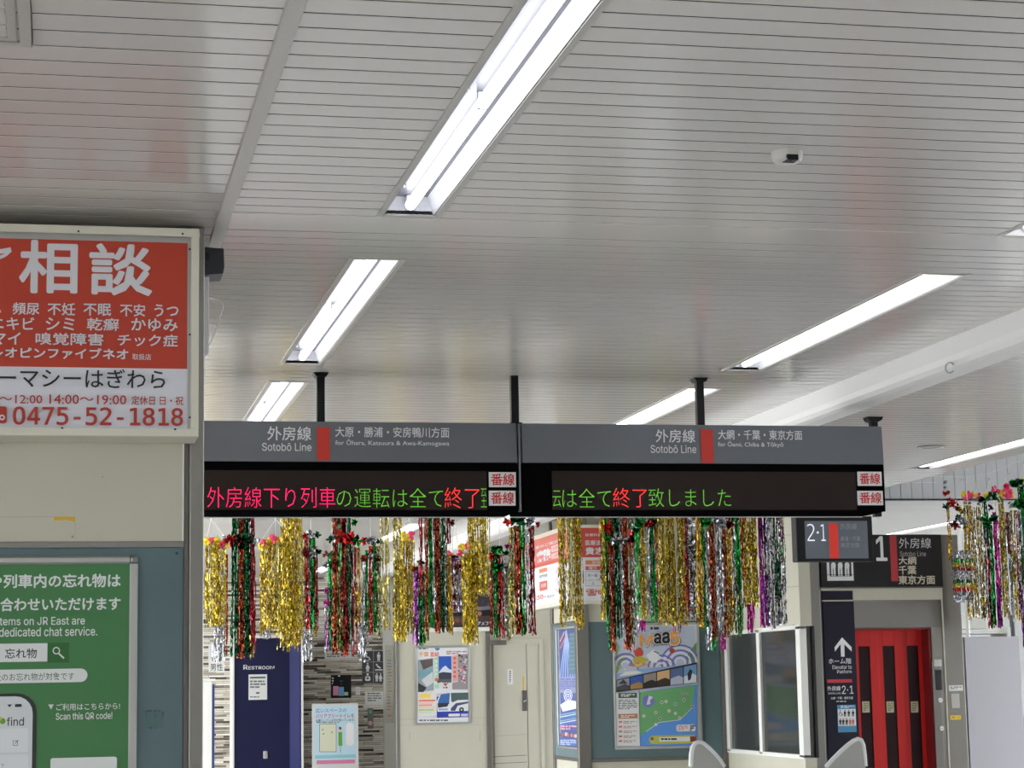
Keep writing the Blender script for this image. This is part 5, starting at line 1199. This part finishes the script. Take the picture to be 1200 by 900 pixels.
far = [
 ('gold tinsel curtain topped with pink and yellow flowers at the kiosk corner',
  [('gold', 241, 264, 634, 736, 24, 1.6), ('clear', 250, 263, 733, 776, 9, 1.5), ('rust', 264.5, 267, 650, 770, 3, 1.3)], [], [(YEL, 242, 635, 5), (PINK, 248, 633.5, 4), (YEL, 254, 634, 4.5), (PINK, 260.5, 638, 4), (YEL, 266, 640, 3)], (247.5, 607.5)),
 ('dense gold tinsel curtain topped with pink and yellow flowers over the navy restroom panel',
  [('gold', 305, 343, 635, 742, 40, 1.7), ('clear', 305, 316, 738, 750, 6, 1.4), ('gold', 324, 345, 700, 748, 12, 1.6)], [], [(YEL, 306, 640, 4), (PINK, 309, 636.5, 4.5), (YEL, 315, 633, 4), (PINK, 320, 631.5, 5), (ORG, 325, 633, 3.5), (YEL, 330, 632, 4), (ORG, 335, 632, 3)], (323, 608)),
 ('small garland of red, white and green strips with two tiers of bows',
  [('olive', 354, 357, 632, 738, 3, 1.4), ('red', 357.5, 361, 630, 740, 5, 1.6), ('silver', 361.5, 364, 630, 738, 4, 1.5), ('green', 364, 368.5, 630, 738, 6, 1.6), ('maroon', 368.5, 372, 640, 740, 5, 1.5), ('clear', 356, 366, 738, 776, 8, 1.5), ('gold', 367, 372, 735, 747, 4, 1.4)], [('red', 357, 628, 4), ('silver', 363.5, 627, 5), ('dgreen', 373, 627, 4), ('maroon', 358, 647, 5), ('silver', 367, 648, 4.5), ('dgreen', 373, 646, 4)], [], (364, 604)),
 ('garland of green and olive strips with small dark red and silver bows',
  [('green', 385.5, 391, 648, 762, 7, 1.7), ('olive', 391, 397, 650, 768, 7, 1.5), ('mauve', 381, 386, 690, 765, 4, 1.2)], [('maroon', 381, 649, 3.5), ('green', 390, 648, 4), ('silver', 382, 662, 3.8), ('dgreen', 389, 663, 4.5), ('magenta', 381.5, 692, 3), ('magenta', 382, 706, 3.4)], [], (389, 606)),
 ('garland of green, red and silver strips with red and silver bows before the pictogram board',
  [('green', 427.5, 431, 645, 742, 5, 1.6), ('red', 432, 435.5, 640, 745, 5, 1.6), ('green', 436.5, 440.5, 636, 742, 6, 1.7), ('silver', 424, 428, 655, 758, 5, 1.4), ('olive', 441, 446, 640, 748, 5, 1.4), ('clear', 420, 428, 730, 776, 7, 1.4)], [('red', 426.5, 634, 4.5), ('silver', 434, 633, 5.5), ('dgreen', 445, 635, 4), ('maroon', 426.5, 654, 4.2), ('silver', 434.5, 653, 5), ('olive', 443, 655, 4.5)], [], (434, 604)),
 ('gold tinsel curtain with one yellow and one pink flower above the bus poster edge',
  [('gold', 469, 485, 632, 745, 18, 1.7), ('gold', 462, 475, 700, 754, 10, 1.6)], [], [(YEL, 473.5, 628, 5), (PINK, 482, 628, 5), (YEL, 478, 630, 4)], (480, 606)),
 ('dark purple and green tinsel garland low over the bus poster frame',
  [('purple', 486, 491, 664, 756, 6, 1.6), ('green', 492, 497, 670, 757, 6, 1.7), ('olive', 497, 503, 670, 752, 6, 1.5), ('mauve', 487, 490, 700, 758, 4, 1.4)], [('rust', 486, 667, 4), ('dgreen', 493, 659, 4), ('dgreen', 493, 676, 5)], [], (491, 606)),
 ('gold and violet tinsel garland topped with pink, yellow and violet flowers',
  [('amber', 524.5, 529, 654, 742, 6, 1.5), ('mauve', 530, 540, 655, 718, 12, 1.6), ('gold', 526, 530, 700, 747, 4, 1.4)], [('purple', 533, 653, 5), ('rust', 536.5, 663, 4.5)], [(PINK, 525.5, 649, 4), (YEL, 529, 650.5, 3.5)], (531, 606)),
 ('gold tinsel curtain topped with a slanted row of pink and yellow flowers',
  [('gold', 542, 572, 648, 697, 26, 1.7), ('gold', 543, 559, 690, 754, 16, 1.7), ('clear', 556, 560, 720, 756, 4, 1.3)], [], [(PINK, 538.5, 647, 4), (YEL, 541, 642, 4.5), (PINK, 547.5, 639, 5), (YEL, 552, 640, 3.5)], (556, 606)),
 ('garland of green, red and silver strips with bright green bows beside the clinic sign',
  [('rust', 574.5, 578, 650, 745, 5, 1.5), ('green', 579, 584, 648, 748, 7, 1.8), ('red', 584.5, 588.5, 650, 750, 6, 1.6), ('silver', 589, 593, 655, 748, 5, 1.5), ('olive', 593, 597, 660, 752, 5, 1.4)], [('red', 575.5, 652, 4.5), ('green', 581, 645, 6), ('dgreen', 586, 643, 4), ('green', 580.5, 665, 5.5), ('dgreen', 586, 664, 4.5), ('green', 592.5, 648, 4.5), ('magenta', 594.5, 640, 3.5), ('silver', 593, 665, 5)], [], (585, 606)),
]
for i, (lb, st, bw, fl, ap) in enumerate(far):
    garland(lb, YB_+(-.25, .2, 0)[i % 3], st, bw, fl, ap, G2, 200+i)
rgt = [
 ('short rainbow banded tinsel curtain under a red and silver chain of bows',
  [('rainbow', 1117, 1139, 645, 706, 20, 1.7), ('amber', 1111, 1113, 592, 660, 2, 2.2)], [('silver', 1107.5, 565, 2.2), ('silver', 1107.5, 571, 2), ('red', 1108, 577, 4.5), ('red', 1112, 585, 3), ('red', 1116, 590, 5.5), ('dgreen', 1108, 593, 3.8), ('maroon', 1122, 594, 4), ('gold', 1124, 597, 4.5), ('olive', 1129, 599, 4), ('dgreen', 1122, 606, 3.5), ('silver', 1125, 608, 4.5), ('clear', 1130, 612, 5), ('maroon', 1117.5, 614, 5), ('gold', 1131, 618, 3.5), ('maroon', 1121, 618, 4.5)], [], (1132, 561)),
 ('gold tinsel curtain topped with pink and yellow flowers next to the rainbow banded curtain',
  [('gold', 1133, 1140, 588, 728, 8, 1.6), ('gold', 1142, 1152, 594, 726, 9, 1.6), ('silver', 1140, 1150, 620, 722, 4, 1.1), ('clear', 1149, 1156, 700, 728, 6, 1.2)], [('silver', 1147, 588, 4.5), ('silver', 1147.5, 609, 4.5)], [(YEL, 1130, 579, 4), (PINK, 1134, 582, 6.5), (YEL, 1141.5, 579.5, 4.5), (PINK, 1147, 581.5, 4)], (1143, 564)),
 ('garland of maroon, green and purple strips with two dark green bows',
  [('dgreen', 1152, 1156, 590, 640, 4, 1.7), ('maroon', 1156, 1159.5, 615, 738, 5, 1.7), ('green', 1160, 1165.5, 615, 737, 7, 1.8), ('magenta', 1166, 1171, 600, 735, 6, 1.9), ('purple', 1168, 1174, 690, 737, 5, 1.8), ('silver', 1153, 1157, 620, 730, 3, 1.2)], [('dgreen', 1155, 585, 6.5), ('dgreen', 1163, 581, 6), ('green', 1157, 611, 6.5), ('dgreen', 1165, 608, 5.5), ('purple', 1161, 595, 4)], [(YEL, 1156, 579.5, 4)], (1160, 561)),
 ('gold tinsel curtain with two pink flowers next to the tall green garland',
  [('gold', 1171, 1179, 582, 725, 9, 1.6), ('rust', 1179, 1183, 600, 650, 4, 1.4), ('gold', 1187, 1196, 598, 729, 9, 1.6), ('silver', 1181, 1188, 600, 730, 5, 1.6)], [('silver', 1185, 592, 4.5)], [(PINK, 1167, 574, 5.5), (YEL, 1174, 578.5, 5), (PINK, 1180.5, 577.5, 7), (PINK, 1180, 570, 4), (YEL, 1187, 580, 4)], (1180, 556)),
 ('tall green, silver and violet tinsel garland cut by the view edge',
  [('green', 1196, 1206, 570, 690, 12, 1.9), ('holo', 1193, 1197, 600, 730, 5, 1.6), ('mauve', 1197, 1207, 680, 762, 9, 1.7), ('silver', 1194, 1198, 590, 640, 3, 1.8)], [('green', 1187.5, 567, 5), ('dgreen', 1193, 566, 6), ('green', 1191, 591, 5.5), ('dgreen', 1197, 590, 6), ('green', 1201, 570, 5)], [(YEL, 1200, 563, 3)], (1201, 540)),
]
for i, (lb, st, bw, fl, ap) in enumerate(rgt):
    garland(lb, YR+[-.13, 0.04, -0.1, 0.08, -0.09][i], st, bw, fl, ap, G3, 300+i, cordy=YR)
# the cords they hang from
def cord(label, pts):
    b = MB(); b.tube(pts, 0.0028, CORD, 6); return tag(b.build('garland_line'), label, 'cord')
a, c, e, f = [at(x, y, Y=YR) for x, y in ((1126, 558.5), (1160, 554.5), (1186, 543), (1230, 532))]
cord('thin white cord the flower topped garlands hang from, over the plain white board', [(WELL[0]+0.01, YR, a.z+0.005), a, (at(1143, 557.5, Y=YR)), c, at(1180, 547, Y=YR), e, f, (WELL[1]-0.01, YR, f.z+0.1)])
q = at(1107.5, 564, Y=YR); 
for y, xa, xb, lb in ((YA, 0.6, 4.01, 'white cord carrying the gold and tricolour garlands behind the boards'), (YB_, 0.8, 4.01, 'white cord carrying the flower topped garlands at the restroom side'), (YA, 4.17, 6.65, 'white cord carrying the garlands before the dark windows')):
    cord(lb, [(xa-0.3, y, CEIL-0.001), (xa, y, CORDZ), (xb, y, CORDZ)])
